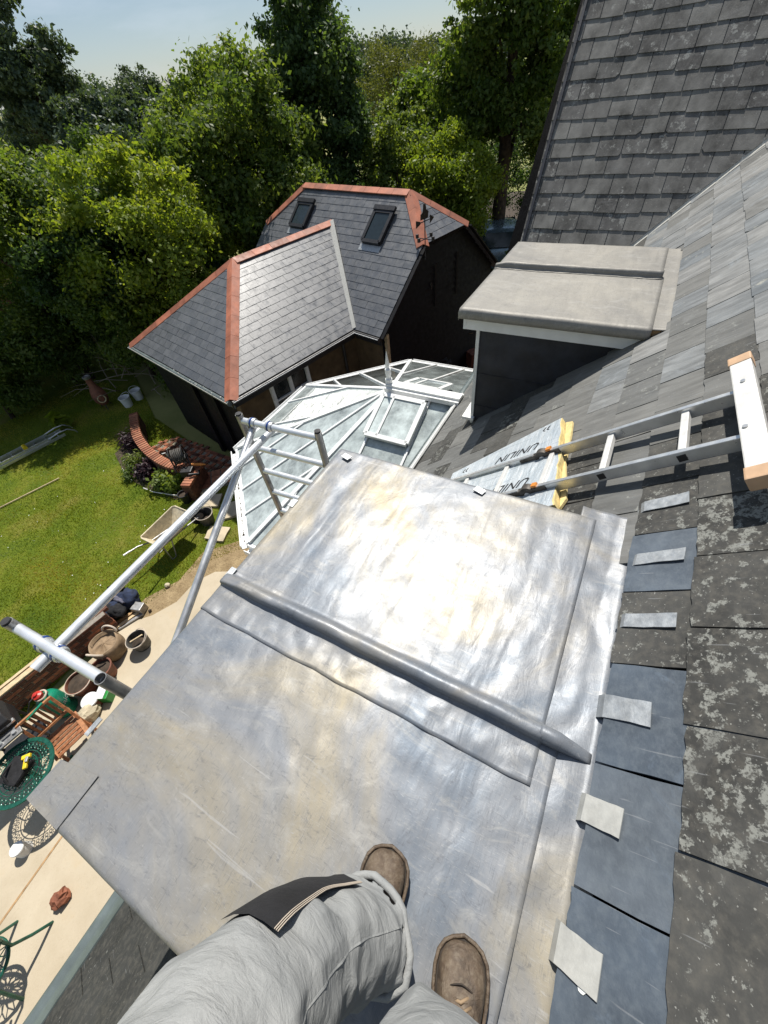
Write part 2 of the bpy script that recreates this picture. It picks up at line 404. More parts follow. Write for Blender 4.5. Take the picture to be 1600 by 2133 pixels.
def clip(poly, a, b, c):
    """keep a*u+b*v+c >= 0"""
    out = []
    for i in range(len(poly)):
        p, q = poly[i], poly[(i+1) % len(poly)]
        dp = a*p[0]+b*p[1]+c; dq = a*q[0]+b*q[1]+c
        if dp >= 0: out.append(p)
        if (dp >= 0) != (dq >= 0):
            t = dp/(dp-dq); out.append((p[0]+t*(q[0]-p[0]), p[1]+t*(q[1]-p[1])))
    return out
def clip_poly(poly, region):
    n = len(region)
    ar = sum(region[i][0]*region[(i+1) % n][1]-region[(i+1) % n][0]*region[i][1] for i in range(n))
    sg = 1 if ar > 0 else -1
    for i in range(n):
        (x0, y0), (x1, y1) = region[i], region[(i+1) % n]
        a, b = -(y1-y0)*sg, (x1-x0)*sg
        poly = clip(poly, a, b, -(a*x0+b*y0))
        if len(poly) < 3: return []
    return poly
def parea(p): return abs(sum(p[i][0]*p[(i+1) % len(p)][1]-p[(i+1) % len(p)][0]*p[i][1] for i in range(len(p))))/2
def project(p):
    d = Vector(p)-CAM; z = d.dot(fwd)
    if z < .05: return None
    return (800+FPX*d.dot(rt)/z, 1066.5+FPX*d.dot(dn)/z, z)

def slates(parent, O, U, V, region, e, w, t=.007, v0=0, u0=0, keep=300, matf=None, skip=None, near=None, gap=.004, jit=.004, wvar=.1, lift=.0, length=2.0, name='slate', chip=.0, uneven=.0025):
    O, U, V = Vector(O), Vector(U).normalized(), Vector(V).normalized(); N = U.cross(V)
    if N.z < 0: N = -N
    base = BASE[parent.name]; rng = random.Random(len(region)*31+int(w*1000)); items = []
    us = [p[0] for p in region]; vs = [p[1] for p in region]
    k0 = int(math.floor((min(vs)-v0)/e))-1; k1 = int(math.ceil((max(vs)-v0)/e))+1
    for k in range(k0, k1):
        v = v0+k*e; ust = min(us)-w*1.5+u0+(k % 2)*w*.5; nu = int((max(us)-ust)/w)+2
        js = [rng.uniform(-wvar, wvar)*w*.5 for _ in range(nu+2)]
        for iu in range(nu):
            u = ust+iu*w+js[iu]; ww = w+js[iu+1]-js[iu]; jv = rng.uniform(-jit, jit); L = e*length
            cu, cv = u+ww/2, v+e/2
            P0 = O+U*cu+V*cv
            nr = near and near(P0)
            if nr:
                bot = [(u+gap/2+(ww-gap)*i/10, v+jv+rng.uniform(-.0035, .0035)) for i in range(11)]
                r_ = [(u+ww-gap/2+rng.uniform(-.003, .002), v+jv+L*i/6) for i in range(1, 7)]
                l_ = [(u+gap/2+rng.uniform(-.002, .003), v+jv+L*i/6) for i in range(6, 0, -1)]
                poly = bot+r_+l_
            else:
                lc = rng.uniform(.008, .04) if rng.random() < chip else 0; rc = rng.uniform(.008, .04) if rng.random() < chip else 0
                poly = ([(u+gap/2, v+jv+lc), (u+gap/2+lc*rng.uniform(.4, 1.4), v+jv)] if lc else [(u+gap/2, v+jv+rng.uniform(-jit, jit)*.5)])
                poly += ([(u+ww-gap/2-rc*rng.uniform(.4, 1.4), v+jv), (u+ww-gap/2, v+jv+rc)] if rc else [(u+ww-gap/2, v+jv+rng.uniform(-jit, jit)*.5)])
                poly += [(u+ww-gap/2, v+L), (u+gap/2, v+L)]
            if skip and skip(P0): continue
            poly = clip_poly(poly, region)
            if len(poly) < 3: continue
            if parea(clip(poly, 0, -1, v+e*1.02)) < .0012: continue
            li = lift+rng.uniform(0, uneven); tl = rng.uniform(-1, 1)*uneven*.5
            def wz(q): return 2*t*max(0, 1-(q[1]-v)/(2*e))+li+tl*(q[0]-cu)/w*2
            bt = [O+U*q[0]+V*q[1]+N*wz(q) for q in poly]; tp = [p+N*t for p in bt]
            pr = [project(p) for p in tp]; A = 0
            if all(pr):
                xs = [min(1600, max(0, p[0])) for p in pr]; ys = [min(2133, max(0, p[1])) for p in pr]
                A = abs(sum(xs[i]*ys[(i+1) % len(xs)]-xs[(i+1) % len(xs)]*ys[i] for i in range(len(xs))))/2
            items.append((A, P0, bt, tp, matf(P0, rng) if matf else 'slate_weathered'))
    items.sort(key=lambda i: -i[0])
    rest = {}
    for i, (A, P0, bt, tp, mt) in enumerate(items):
        n = len(bt)
        fs = [tuple(reversed(range(n))), tuple(range(n, 2*n))]+[(j, (j+1) % n, n+(j+1) % n, n+j) for j in range(n)]
        if i < keep and A > 6:
            me = bpy.data.meshes.new(name); me.from_pydata([tuple(p-base) for p in bt+tp], [], fs); me.update()
            put(name, me, mt, parent)
        else:
            if A <= 0 and not (-3 < P0.x < 9 and -3 < P0.y < 12): continue
            rest.setdefault(mt, MB()).add(bt+tp, fs)
    for mt, mb in rest.items(): mb.build(name+'s', mt, parent, kind='stuff', fix=False)

def text_mesh(body, size, name, shear=0):
    cu = bpy.data.curves.new(name, 'FONT'); cu.body = body; cu.size = size; cu.extrude = .0004; cu.shear = shear; cu.align_x = 'CENTER'
    o = bpy.data.objects.new(name, cu); col.objects.link(o)
    dg = bpy.context.evaluated_depsgraph_get(); me = bpy.data.meshes.new_from_object(o.evaluated_get(dg))
    bpy.data.objects.remove(o); bpy.data.curves.remove(cu); me.materials.clear(); return me

# ------------------------------------------------------------------ levels of the place
ZL = 4.77                       # top of the flat dormer roofs
SL = radians(41.2); Y0 = -.307  # the main roof slope passes (y = Y0, z = ZL)
def roof_z(y): return ZL - tan(SL)*(y-Y0)
VS = Vector((0, -cos(SL), sin(SL))); NS = Vector((0, sin(SL), cos(SL)))
def RP(x, s, o=0): return Vector((x, Y0, ZL)) + VS*s + NS*o     # s metres up the slope, o metres off it
EAVE_Y = 1.52

# ------------------------------------------------------------------ ground
def sheet(name, pts, z, mat, n=0):
    mb = MB(); mb.add([(x, y, z) for x, y in pts], [tuple(range(len(pts)))])
    o = mb.build(name, mat, fix=False); tag(o, kind='structure'); return o
def terrain():
    xs = np.concatenate([np.linspace(-700, -30, 14), np.linspace(-25, 60, 35), np.linspace(70, 1500, 30)])
    ys = np.concatenate([np.linspace(-500, -30, 10), np.linspace(-25, 60, 35), np.linspace(70, 1500, 30)])
    V = []
    for y in ys:
        for x in xs:
            d = hypot(x, y); h = 0
            if d > 60: h = 5*noise.noise(Vector((x*.004, y*.004, 0)))*min(1, (d-60)/200) + max(0, (d-150))*.004
            V.append((x, y, -.02+h))
    nx = len(xs); F = [(j*nx+i, j*nx+i+1, (j+1)*nx+i+1, (j+1)*nx+i) for j in range(len(ys)-1) for i in range(nx-1)]
    o = put('ground', npmesh('ground', V, F), 'field'); tag(o, kind='structure')
terrain()
LAWN = [(-6, 6.45), (.35, 6.32), (1.2, 6.0), (1.9, 5.85), (3.0, 5.0), (3.4, 4.9), (4.2, 6.5), (5.2, 11), (9, 18), (14, 27), (10, 30), (-6, 26)]
sheet('lawn', LAWN, 0.0, 'lawn')
sheet('yard', [(3.0, 4.6), (3.4, 4.9), (4.4, 6.2), (9, 4.6), (16, 10), (30, 14), (34, -6), (2, -6), (2, 1)], -.004, 'soil')
sheet('bare_earth', [(.2, 6.28), (.95, 6.25), (1.5, 5.95), (2.2, 6.0), (2.9, 5.35), (3.1, 4.6), (2.2, 4.4), (1.5, 5.5), (.6, 5.8), (.2, 6.0)], .004, 'dirt')
mb = MB(); mb.prism([(x, y, -.1) for x, y in [(-6, 1), (2.9, 1), (2.35, 4.6), (1.95, 5.42), (1.62, 5.62), (1.15, 5.62), (.75, 5.83), (.45, 6.12), (-6, 6.42), (-6, 4.33)]], (0, 0, .112))
tag(mb.build('patio', 'concrete'), kind='structure')
mb = MB(); mb.add([(-6, 3.93, .0165), (-1.5, 4.385, .0165), (-1.5, 4.41, .0165), (-6, 3.955, .0165)], [(0, 1, 2, 3)])
tag(mb.build('concrete_joint', 'timber', fix=False), kind='structure')

# lawn blades: one mass, nobody could count them
def inpoly(px, py, poly):
    c = np.zeros(len(px), bool); n = len(poly)
    for i in range(n):
        x0, y0 = poly[i]; x1, y1 = poly[(i+1) % n]
        cond = ((y0 > py) != (y1 > py)) & (px < (x1-x0)*(py-y0)/(y1-y0+1e-12)+x0); c ^= cond
    return c
def grass():
    n = 170000
    x = RNG.uniform(-3.5, 6, n); y = 5.0 + 10.5*RNG.random(n)**1.35
    k = inpoly(x, y, LAWN); x, y = x[k], y[k]
    edge = (y < 6.6) & (RNG.random(len(x)) < .35); x, y = x[~edge], y[~edge]; n = len(x)
    h = RNG.uniform(.02, .05, n)*(1+.5*np.sin(x*2.1+1)*np.sin(y*1.7)); a = RNG.uniform(0, 2*pi, n); w = RNG.uniform(.004, .008, n)
    lean = RNG.normal(0, .022, (n, 2))
    V = np.empty((n, 3, 3), np.float32)
    V[:, 0] = np.c_[x-w*np.cos(a), y-w*np.sin(a), np.zeros(n)]; V[:, 1] = np.c_[x+w*np.cos(a), y+w*np.sin(a), np.zeros(n)]
    V[:, 2] = np.c_[x+lean[:, 0], y+lean[:, 1], h]
    patch = np.array([noise.noise(Vector((px*.9, py*.9, 3))) for px, py in zip(x, y)])
    ti = np.clip(.44+.85*patch+RNG.normal(0, .16, n)+np.clip((7.2-y)*.25, 0, .3), 0, 1)
    o = put('grass', npmesh('grass', V.reshape(-1, 3), np.arange(3*n).reshape(-1, 3), tint=ti), 'grass_blade')
    tag(o, 'sunlit mown grass of the lawn beyond the patio', 'grass', kind='stuff')
grass()

# ------------------------------------------------------------------ house: walls, roof slopes, slates
house = thing('house', 'slate roofed house with lead topped dormers, seen from its own roof', 'house', (1.5, -1, 0))
mb = MB(); mb.box((1.3, -1.3, 1.6), (9.6, 5.2, 3.2)); mb.build('wall', 'brick_dark', house)
mb = MB(); mb.box((8.2, -.6, 2.1), (4.0, 3.9, 4.2)); mb.build('wall', 'brick_dark', house)
def main_uv(x, y): return (x, (Y0-y)/cos(SL))
DORM = [(-.44, 1.38, 1.16), (3.30, 5.02, 1.19)]      # x0, x1, y front
WSL = radians(53); WP = Vector((6.29, .16, 4.37))     # cross wing slope, one point of the valley
def wing_x(z): return WP.x + (z-WP.z)/tan(WSL)
s_e = (Y0-EAVE_Y)/cos(SL)
def valley_x(s): return wing_x(ZL + s*sin(SL))
reg = [(-3.0, s_e), (valley_x(s_e)-.02, s_e), (valley_x(2.3)-.02, 2.3), (-3.0, 2.3)]
mb = MB(); mb.prism([RP(u, s, -.02) for u, s in [(-3, s_e+.05), (valley_x(s_e)+.1, s_e+.05), (valley_x(3.2)+.1, 3.2), (-3, 3.2)]], NS*-.12)
mroof = mb.build('roof_slope', 'board_black', house, label='long slate slope with old lichened and newer blue slates')
def mskip(P):
    for x0, x1, yf in DORM:
        if x0+.08 < P.x < x1-.08 and P.z < ZL and P.y < yf-.25: return True
    return False
def mmat(P, r):
    s = (P.z-ZL)/sin(SL); q = r.random()
    if -.60 < P.x < 1.64 and 0 < s < .23: return 'slate_old' if (P.x > 1.34 or .73 < P.x < 1.04) else 'slate_new'
    if s > .23 and P.x < 2.2: return 'slate_old'
    if P.x < -.4: return 'slate_dark'
    if P.x > 2.6 and s > -.35: return 'slate_blue' if q < .8 else 'slate_weathered'
    if P.x > 1.3 and P.x < 2.8 and s > -.5: return 'slate_old' if q < .55 else 'slate_weathered'
    return 'slate_weathered' if q < .8 else 'slate_old'
slates(mroof, RP(0, 0), (1, 0, 0), VS, reg, .215, .30, t=.007, v0=.02, u0=-.015, keep=185, matf=mmat, skip=mskip, near=lambda P: P.x < 2.6 and P.y < .2, gap=.006, jit=.006, wvar=.07, chip=.12, uneven=.0025)
# eave gutter of the main slope
mb = MB(); mb.tube([(-3, EAVE_Y+.05, roof_z(EAVE_Y)-.05), (6.0, EAVE_Y+.05, roof_z(EAVE_Y)-.05)], .055, 12); mb.build('gutter', 'gutter', house, smooth=True)
mb = MB(); mb.bar((-3, EAVE_Y-.02, roof_z(EAVE_Y)-.1), (6.0, EAVE_Y-.02, roof_z(EAVE_Y)-.1), .03, .16); mb.build('fascia', 'white_paint', house)
mb = MB(); mb.bar(RP(-3, s_e+.02, .022), RP(-.46, s_e+.02, .022), .11, .012, NS); mb.build('eave_strip', 'gutter', house)
mb = MB(); mb.bar(RP(1.45, s_e+.05, .05), RP(4.4, s_e+.05, .05), .025, .02, NS); mb.bar(RP(1.45, s_e+.012, .05), RP(4.4, s_e+.012, .05), .012, .02, NS); mb.build('eave_strip', 'white_paint', house)
# cross wing
VW = Vector((cos(WSL), 0, sin(WSL))); UW = Vector((0, 1, 0))
def wuv(y, z): return (y, (z-WP.z)/sin(WSL))
zt = 8.3
def val_y(z): return Y0-(z-ZL)/tan(SL)
zb_ = 3.32
wreg = [wuv(1.48, zb_), wuv(1.48, zt), wuv(val_y(zt)+.05, zt), wuv(val_y(zb_)+.05, zb_)]
OW = Vector((WP.x, 0, WP.z))
NW = Vector((-sin(WSL), 0, cos(WSL)))
mb = MB(); mb.prism([OW+UW*u+VW*v-NW*.02 for u, v in [wuv(1.46, 2.9), wuv(1.46, zt), wuv(-4.6, zt), wuv(val_y(2.9)-.1, 2.9)]], -NW*.12)
wroof = mb.build('roof_slope', 'board_black', house, label='steep dark slate slope of the cross wing')
slates(wroof, OW, UW, VW, wreg, .197, .27, t=.009, v0=.0, keep=125, matf=lambda P, r: 'slate_steep', gap=.009, jit=.010, wvar=.14, chip=.10, uneven=.003)
mb = MB(); mb.bar(OW+UW*1.44+VW*-1.7+NW*.0, OW+UW*1.44+VW*4.9+NW*.0, .03, .10, NW); mb.build('verge_board', 'cheek_dark', house)
mb = MB(); mb.prism([(6.4, 1.3, 0), (11.5, 1.3, 0), (11.5, 1.3, 4.3), (9.6, 1.3, 8.2), (6.4, 1.3, 4.3)], (0, -.2, 0)); mb.build('gable_wall', 'brick_dark', house)
mb = MB(); mb.prism([(9.3, 1.46, 8.2), (12.2, 1.46, 4.3), (12.2, -5, 4.3), (9.3, -5, 8.2)], (.08, 0, .08)); mb.build('roof_slope', 'slate_steep', house)
# lead valley
mb = MB()
for i in range(14):
    za, zb = 3.6+i*.35, 3.6+(i+1)*.35+.01
    pa, pb = Vector((wing_x(za), val_y(za), za)), Vector((wing_x(zb), val_y(zb), zb))
    w1, w2 = Vector((-1, 0, 0))*.10, Vector((0, 1, 0))*.03+VW*.06
    mb.add([pa+w1+NS*.022, pb+w1+NS*.022, pb+NS*.015+NW*.01, pa+NS*.015+NW*.01, pa+w2+NW*.02, pb+w2+NW*.02], [(0, 1, 2, 3), (3, 2, 5, 4)])
mb.build('lead_valley', 'lead_pale', house, fix=False)

# ------------------------------------------------------------------ dormers
def lead_grid(name, us, vs, fn, parent, mat='lead', thick=.003):
    b = BASE[parent.name]
    V = [fn(u, v)-b for v in vs for u in us]; nx = len(us)
    F = [(j*nx+i, j*nx+i+1, (j+1)*nx+i+1, (j+1)*nx+i) for j in range(len(vs)-1) for i in range(nx-1)]
    me = bpy.data.meshes.new(name); me.from_pydata([tuple(v) for v in V], [], F); me.update()
    me.polygons.foreach_set('use_smooth', [True]*len(F))
    o = put(name, me, mat, parent)
    md = o.modifiers.new('thickness', 'SOLIDIFY'); md.thickness = thick; md.offset = 1
    return o
def fold(t, edge, r=.014, drop=.06):
    """distance t along a sheet that turns down past `edge`: returns (position, dz)"""
    if t <= edge: return t, 0
    q = t-edge; L = r*pi/2
    if q < L: a = q/r; return edge+r*sin(a), -r*(1-cos(a))
    return edge+r, -r-(q-L)
def dent(x, y, seed, amp=1.0, streak=1.0):
    p = Vector((x*1.7+seed, y*3.3, seed)); q = Vector((x*2.2+seed*2, y*15, seed)); r = Vector((x*13, y*13, seed+5))
    s = .0045*noise.noise(p) + .0013*streak*noise.noise(q) + .0024*noise.noise(r) + .0016*max(0, noise.noise(Vector((x*5+seed, y*5, 2)))-.25)
    s += .0016*abs(noise.noise(Vector((x*6+seed, y*7, 9))))
    return s*amp
def arange(a, b, d): n = max(2, int(round((b-a)/d))); return [a+(b-a)*i/n for i in range(n+1)]

def dormer(x0, x1, yf, near, mat, label):
    zc = ZL-.02; yb = Y0-.12
    mb = MB()    # dark body: cheeks and front under the roof
    mb.prism([(x0+.10, yf-.14, roof_z(yf-.14)-.5), (x0+.10, yf-.14, zc-.03), (x0+.10, yb, zc-.03), (x0+.10, yb, roof_z(yb)-.5)], (x1-x0-.2, 0, 0))
    body = mb.build('dormer', 'cheek_dark', house, label=label)
    for fr in (.45, .78):
        zz_ = zc-.12-(zc-.12-roof_z(yf-.14))*fr
        mb = MB(); mb.bar((x0+.098, yf-.14, zz_), (x0+.098, yf-.14-(zz_-roof_z(yf-.14))/tan(SL), zz_), .004, .012); mb.build('cheek_joint', 'cheek_dark', body)
    # boarding under the lead
    mb = MB(); mb.box(((x0+x1)/2, (yf+yb)/2-.01, zc-.012), (x1-x0-.03, yf-yb-.04, .04)); mb.build('roof_deck', 'timber', body)
    mb = MB()
    zf = zc-.095
    mb.bar((x0+.045, yb+.15, zf), (x0+.045, yf-.02, zf), .025, .125); mb.build('fascia', 'white_paint', body)
    mb = MB(); mb.bar((x1-.045, yb+.15, zf), (x1-.045, yf-.02, zf), .025, .125); mb.build('fascia', 'white_paint', body)
    mb = MB(); mb.bar((x0+.03, yf-.03, zf), (x1-.03, yf-.03, zf), .025, .125); mb.build('fascia', 'white_paint', body)
    mb = MB(); mb.box(((x0+x1)/2, yf-.09, zf-.07), (x1-x0-.12, .13, .012)); mb.build('soffit', 'white_paint', body)
    # front window
    wz0 = roof_z(yf-.14)+.12
    mb = MB(); xa, xb, zt_ = x0+.16, x1-.16, zc-.14
    for p, q in (((xa, 0, wz0), (xb, 0, wz0)), ((xa, 0, zt_), (xb, 0, zt_)), ((xa, 0, wz0), (xa, 0, zt_)), ((xb, 0, wz0), (xb, 0, zt_)), (((xa+xb)/2, 0, wz0), ((xa+xb)/2, 0, zt_))):
        mb.bar((p[0], yf-.135, p[2]), (q[0], yf-.135, q[2]), .06, .06, (0, 1, 0))
    mb.build('window_frame', 'white_upvc', body)
    mb = MB(); mb.box(((xa+xb)/2, yf-.139, (wz0+zt_)/2), (xb-xa, .01, zt_-wz0)); mb.build('window_pane', 'window_dark', body)
    mb = MB(); mb.bar((xa-.1, yf-.10, wz0-.04), (xb+.1, yf-.10, wz0-.04), .12, .03); mb.build('window_sill', 'white_paint', body)
    for xx in (x0+.1, x1-.1):
        mb = MB(); mb.bar((xx, yf-.135, wz0-.1), (xx, yf-.135, zc-.14), .028, .028); mb.build('corner_bead', 'white_paint', body)
    xm = x0+.875 if near else (x0+x1)/2+.1
    d = .012 if near else .03
    def slope_end(y, ye):
        if y >= ye: return y, 0
        q = ye-y; k = min(1, q/.06); return ye-q*(1-(1-cos(SL))*k), q*sin(SL)*k*.999
    # strip that runs under the slates at the back
    def f_up(u, v):
        if v < -.30: return RP(u, -.30-v, 0)
        k = max(0, min(1, (v+.30)/.05))
        return Vector((u, v, ZL-.004*k+dent(u, v, 3.3, 2.2 if near else 1.2, .7)*k))
    if near: lead_grid('lead_upstand', arange(x0-.02, x1+.07, d), arange(-.36, -.10, d*.6), f_up, body, mat)
    else: lead_grid('lead_upstand', arange(x0, x1, d), arange(-.36, -.10, d), f_up, body, mat)
    # lower sheet (towards -x): turns down at the front and at the near side
    def f_lo(u, v):
        px, dzx = fold(-u, -x0); py, dzy = fold(v, yf)
        k = max(0, min(1, (v+.215)/.04))
        return Vector((-px, py, ZL+.003+min(dzx, dzy)*(1 if min(dzx, dzy) < -.0001 else 1)+dent(u, v, 1.1, 1.0 if near else .7, .6)*(1 if dzx == 0 and dzy == 0 else .6)))
    ub = arange(x0-.085, xm+.02, d); vb = arange(-.215, yf+.10, d)
    lead_grid('lead_sheet', ub, vb, f_lo, body, mat)
    # upper sheet: flat, over the wood roll, lapping on to the lower sheet
    prof = []
    R = .025 if near else .028
    for u in arange(x1+.085, x1, d): prof.append(('f', u))
    lap = .125 if near else .03
    path = []   # (x, z) from far side to the lap edge
    for u in reversed(arange(xm+R+.02, x1+.09, d)):
        px, dz = fold(u, x1); path.append((px, dz+.004, u))
    path.append((xm+R*1.5, .008, xm)); path.append((xm+R*1.15, .016, xm))
    for a in [i*pi/10 for i in range(0, 11)]:
        path.append((xm+R*cos(a), .030+R*sin(a)*1.05, xm))
    path.append((xm-R*.98, .022, xm)); path.append((xm-R*1.0, .014, xm))
    for u in reversed(arange(xm-R-lap, xm-R-.006, .012)): path.append((u, .010, u))
    def f_hi(i, v):
        px, dz, u = path[int(i)]
        py, dzy = fold(v, yf+.004)
        e = max(0, min(1, (yf-v)/.09))
        zz = dz if dz < .02 else .02+(dz-.02)*(.45+.55*e)
        wob = .006*noise.noise(Vector((v*9, 3, px*3))) if px < xm-R else .005*noise.noise(Vector((v*6, 2, dz*20)))
        return Vector((px+wob*(1 if px < xm+.05 else 0), py, ZL+zz+dzy+(dent(px, v, 1.1, 1.0 if near else .7, .6)+.0035*noise.noise(Vector((px*20, v*20, 4))) if px < xm-R*.5 else dent(px, v, 7.7, .9 if near else .7, 1.9 if near else .5))*(1 if dzy == 0 else .5)))
    lead_grid('lead_sheet', list(range(len(path))), arange(-.165 if near else -.2, yf+.10, d), f_hi, body, mat)
    ri = [i for i, p_ in enumerate(path) if abs(p_[0]-xm) < R*1.15 and p_[1] > .011]
    if near:
        def f_rl(i, v):
            px, dz, u = path[ri[int(i)]]; k = max(0, min(1, (v+.305)/.10))
            return Vector((xm+(px-xm)*(.6+.4*k), v, ZL+dz*(.12+.88*k)+.002*noise.noise(Vector((v*18, px*30, 1)))+(.0 if v > -.31 else (-.31-v)*tan(SL))))
        lead_grid('lead_roll', list(range(len(ri))), arange(-.305, -.15, .012), f_rl, body, mat)
    return body
d1 = dormer(*DORM[0], True, 'lead', 'near dormer with shiny flat roof of two lead sheets and a roll')
d2 = dormer(*DORM[1], False, 'lead_dull', 'farther dormer with dull lead top, white fascia and dark cheek')
# small lead details on the near dormer
def clip_strip(p, ex, ey, w, l):
    mb = MB(); ex, ey = Vector(ex), Vector(ey); p = Vector(p)
    pts = [p-ex*w/2, p+ex*w/2, p+ex*w/2+ey*l, p-ex*w/2+ey*l]
    mb.prism([q_+Vector((0, 0, .004)) for q_ in pts], (0, 0, .004)); mb.build('lead_clip', 'lead_strap', d1)
for p in [(1.34, 1.09, ZL+.010), (.93, 1.19, ZL-.002), (1.37, .35, ZL+.008)]:
    clip_strip(p, (.3, 1, 0) if p[0] > 1.3 else (1, 0, 0), (-1, .3, 0) if p[0] > 1.3 else (0, -1, 0), .05, .032)
clip_strip((.475, 1.19, ZL+.004), (1, 0, 0), (0, -1, 0), .05, .03)
clip_strip((-.215, 1.195, ZL+.000), (1, 0, 0), (0, -1, 0), .06, .018)
mb = MB(); mb.prism([(-.45, 1.195, ZL+.0065), (-.45, 1.03, ZL+.0065), (-.30, 1.035, ZL+.0085), (-.33, 1.195, ZL+.0065)], (0, 0, .003)); mb.build('lead_patch', 'lead', d1)
# lead straps clipped over the slates
for x, s, L, w, ang, m_ in [(1.49, .02, .20, .062, 2, 'lead_strap'), (1.19, .02, .20, .055, 1, 'lead_strap'), (.91, .015, .195, .055, 0, 'lead_strap'), (.595, .0, .165, .072, -2, 'lead_strap'), (.305, .0, .125, .068, -4, 'lead_pale'), (.015, -.005, .125, .075, -6, 'lead_pale')]:
    mb = MB(); a = radians(ang); n_ = 6
    top, bot = [], []
    for i in range(n_+1):
        q = i/n_; ss = s-.004+(L-.006)*q
        off = .0255+.0010*sin(q*5+x*9)-(.014 if i == 0 else 0)
        for k, sgn in ((0, -1), (1, 1)):
            top.append(RP(x+sgn*w/2+sin(a)*L*q+random.uniform(-.0015, .0015), ss+sgn*.002*sin(x*7), off))
    F = [(2*i, 2*i+1, 2*i+3, 2*i+2) for i in range(n_)]
    mb.add(top, F); o = mb.build('lead_strap', m_, d1, fix=False)
    md = o.modifiers.new('thickness', 'SOLIDIFY'); md.thickness = .003; md.offset = 0
# a bird dropping on the lowest slate
mb = MB(); c = RP(-.03, .075, .0235)
mb.add([c+Vector((cos(a)*r, sin(a)*r*cos(SL), -sin(a)*r*sin(SL))) for a, r in [(i*pi/6, .008+.005*random.random()) for i in range(12)]], [tuple(range(12))])
o = mb.build('bird_dropping', 'ink_white', fix=False); tag(o, 'small white bird dropping on a blue slate beside the lead', 'dropping')

# ------------------------------------------------------------------ outbuilding
TH = radians(-13.5); OB = Vector((4.2, 5.9, 0)); OU = Vector((cos(TH), sin(TH), 0)); OV = Vector((-sin(TH), cos(TH), 0))
def ob(x, y, z): return OB + OU*x + OV*y + Vector((0, 0, z))
outb = thing('outbuilding', 'hipped slate outbuilding with terracotta ridge tiles and two roof windows', 'outbuilding', tuple(ob(4, 2, 0)))
ZE = 2.3
A_, B_, C_ = (0, 4.27, ZE), (0, 0, ZE), (3.3, 0, ZE)
R0, R1 = (2.15, 2.135, 3.74), (5.02, 2.135, 3.74)
MS = .8383
def mz(x): return ZE+MS*(x-3.3)
M0, M1 = (5.65, 3.62, mz(5.65)), (5.65, .17, mz(5.65))
HL, HR = (4.83, -.78, mz(4.83)), (6.47, -.78, mz(4.83))
GL, GR = (4.83, 4.57, mz(4.83)), (6.47, 4.57, mz(4.83))
D_ = (3.3, -.78, ZE)
def face(pts):
    P = [ob(*p) for p in pts]; U = (P[1]-P[0]).normalized(); n = U.cross(P[2]-P[0]).normalized()
    if n.z < 0: n = -n
    V = n.cross(U)
    if V.z < 0: V = -V
    return P[0], U, V, n, [((p-P[0]).dot(U), (p-P[0]).dot(V)) for p in P]
def roof_face(pts, keep, label, e=.165, w=.245):
    O, U, V, n, reg = face(pts)
    mb = MB(); mb.prism([O+U*u+V*v-n*.012 for u, v in reg], -n*.07)
    r = mb.build('roof_slope', 'board_black', outb, label=label)
    slates(r, O, U, V, reg, e, w, t=.006, keep=keep, matf=lambda P, q: 'slate_outbuilding', gap=.004, jit=.002, wvar=.01)
    return r, (O, U, V, n)
roof_face([B_, C_, R1, R0], 120, 'pale sunlit slate slope above the window')
roof_face([A_, B_, R0], 62, 'dark triangular hip end slope')
# main roof west slope cut where the wing joins it
rs, MF = roof_face([D_, (3.3, 4.57, ZE), GL, M0, M1, HL], 110, 'slate slope with two roof windows')
roof_face([HL, HR, M1], 14, 'small half hip above the black gable')
for pts in ([(8.0, -.78, ZE), HR, M1, M0, GR, (8.0, 4.57, ZE)], [GL, GR, M0], [A_, R0, R1, (3.3, 4.27, ZE)]):
    mb = MB(); mb.prism([ob(*p)+Vector((0, 0, .005)) for p in pts], (0, 0, -.06)); mb.build('roof_slope', 'slate_outbuilding', outb)
# ridge and hip tiles, each its own piece
def ridge(p, q, L=.45, w=.135, drop=.075):
    p, q = ob(*p), ob(*q); d = q-p; n = max(1, round(d.length/L)); d.normalize(); x = d.cross(Vector((0, 0, 1))).normalized(); up = x.cross(d)
    st = (q-p)/n
    for i in range(n):
        a = p+st*i+d*.003+up*(.045+random.uniform(-.003, .003)); b = p+st*(i+1)-d*.003+up*.045
        mb = MB(); t = .016
        mb.add([a-x*w-up*drop, a, a+x*w-up*drop, b-x*w-up*drop, b, b+x*w-up*drop,
                a-x*w-up*(drop+t), a-up*t, a+x*w-up*(drop+t), b-x*w-up*(drop+t), b-up*t, b+x*w-up*(drop+t)],
               [(0, 1, 4, 3), (1, 2, 5, 4), (6, 9, 10, 7), (7, 10, 11, 8), (0, 3, 9, 6), (2, 8, 11, 5), (0, 6, 7, 1), (1, 7, 8, 2), (3, 4, 10, 9), (4, 5, 11, 10)])
        mb.build('ridge_tile', 'terracotta_ridge', outb)
ridge(R0, R1); ridge(B_, R0); ridge(A_, R0); ridge(M0, M1); ridge(HL, M1); ridge(HR, M1); ridge(GL, M0); ridge(GR, M0)
p, q = ob(C_[0]-.02, C_[1], ZE+.03), ob(R1[0]-.06, R1[1]-.05, R1[2]+.035)
mb = MB(); mb.bar(p, q, .13, .012, (OU*-.6+Vector((0, 0, 1)))); mb.build('lead_valley', 'lead_pale', outb)
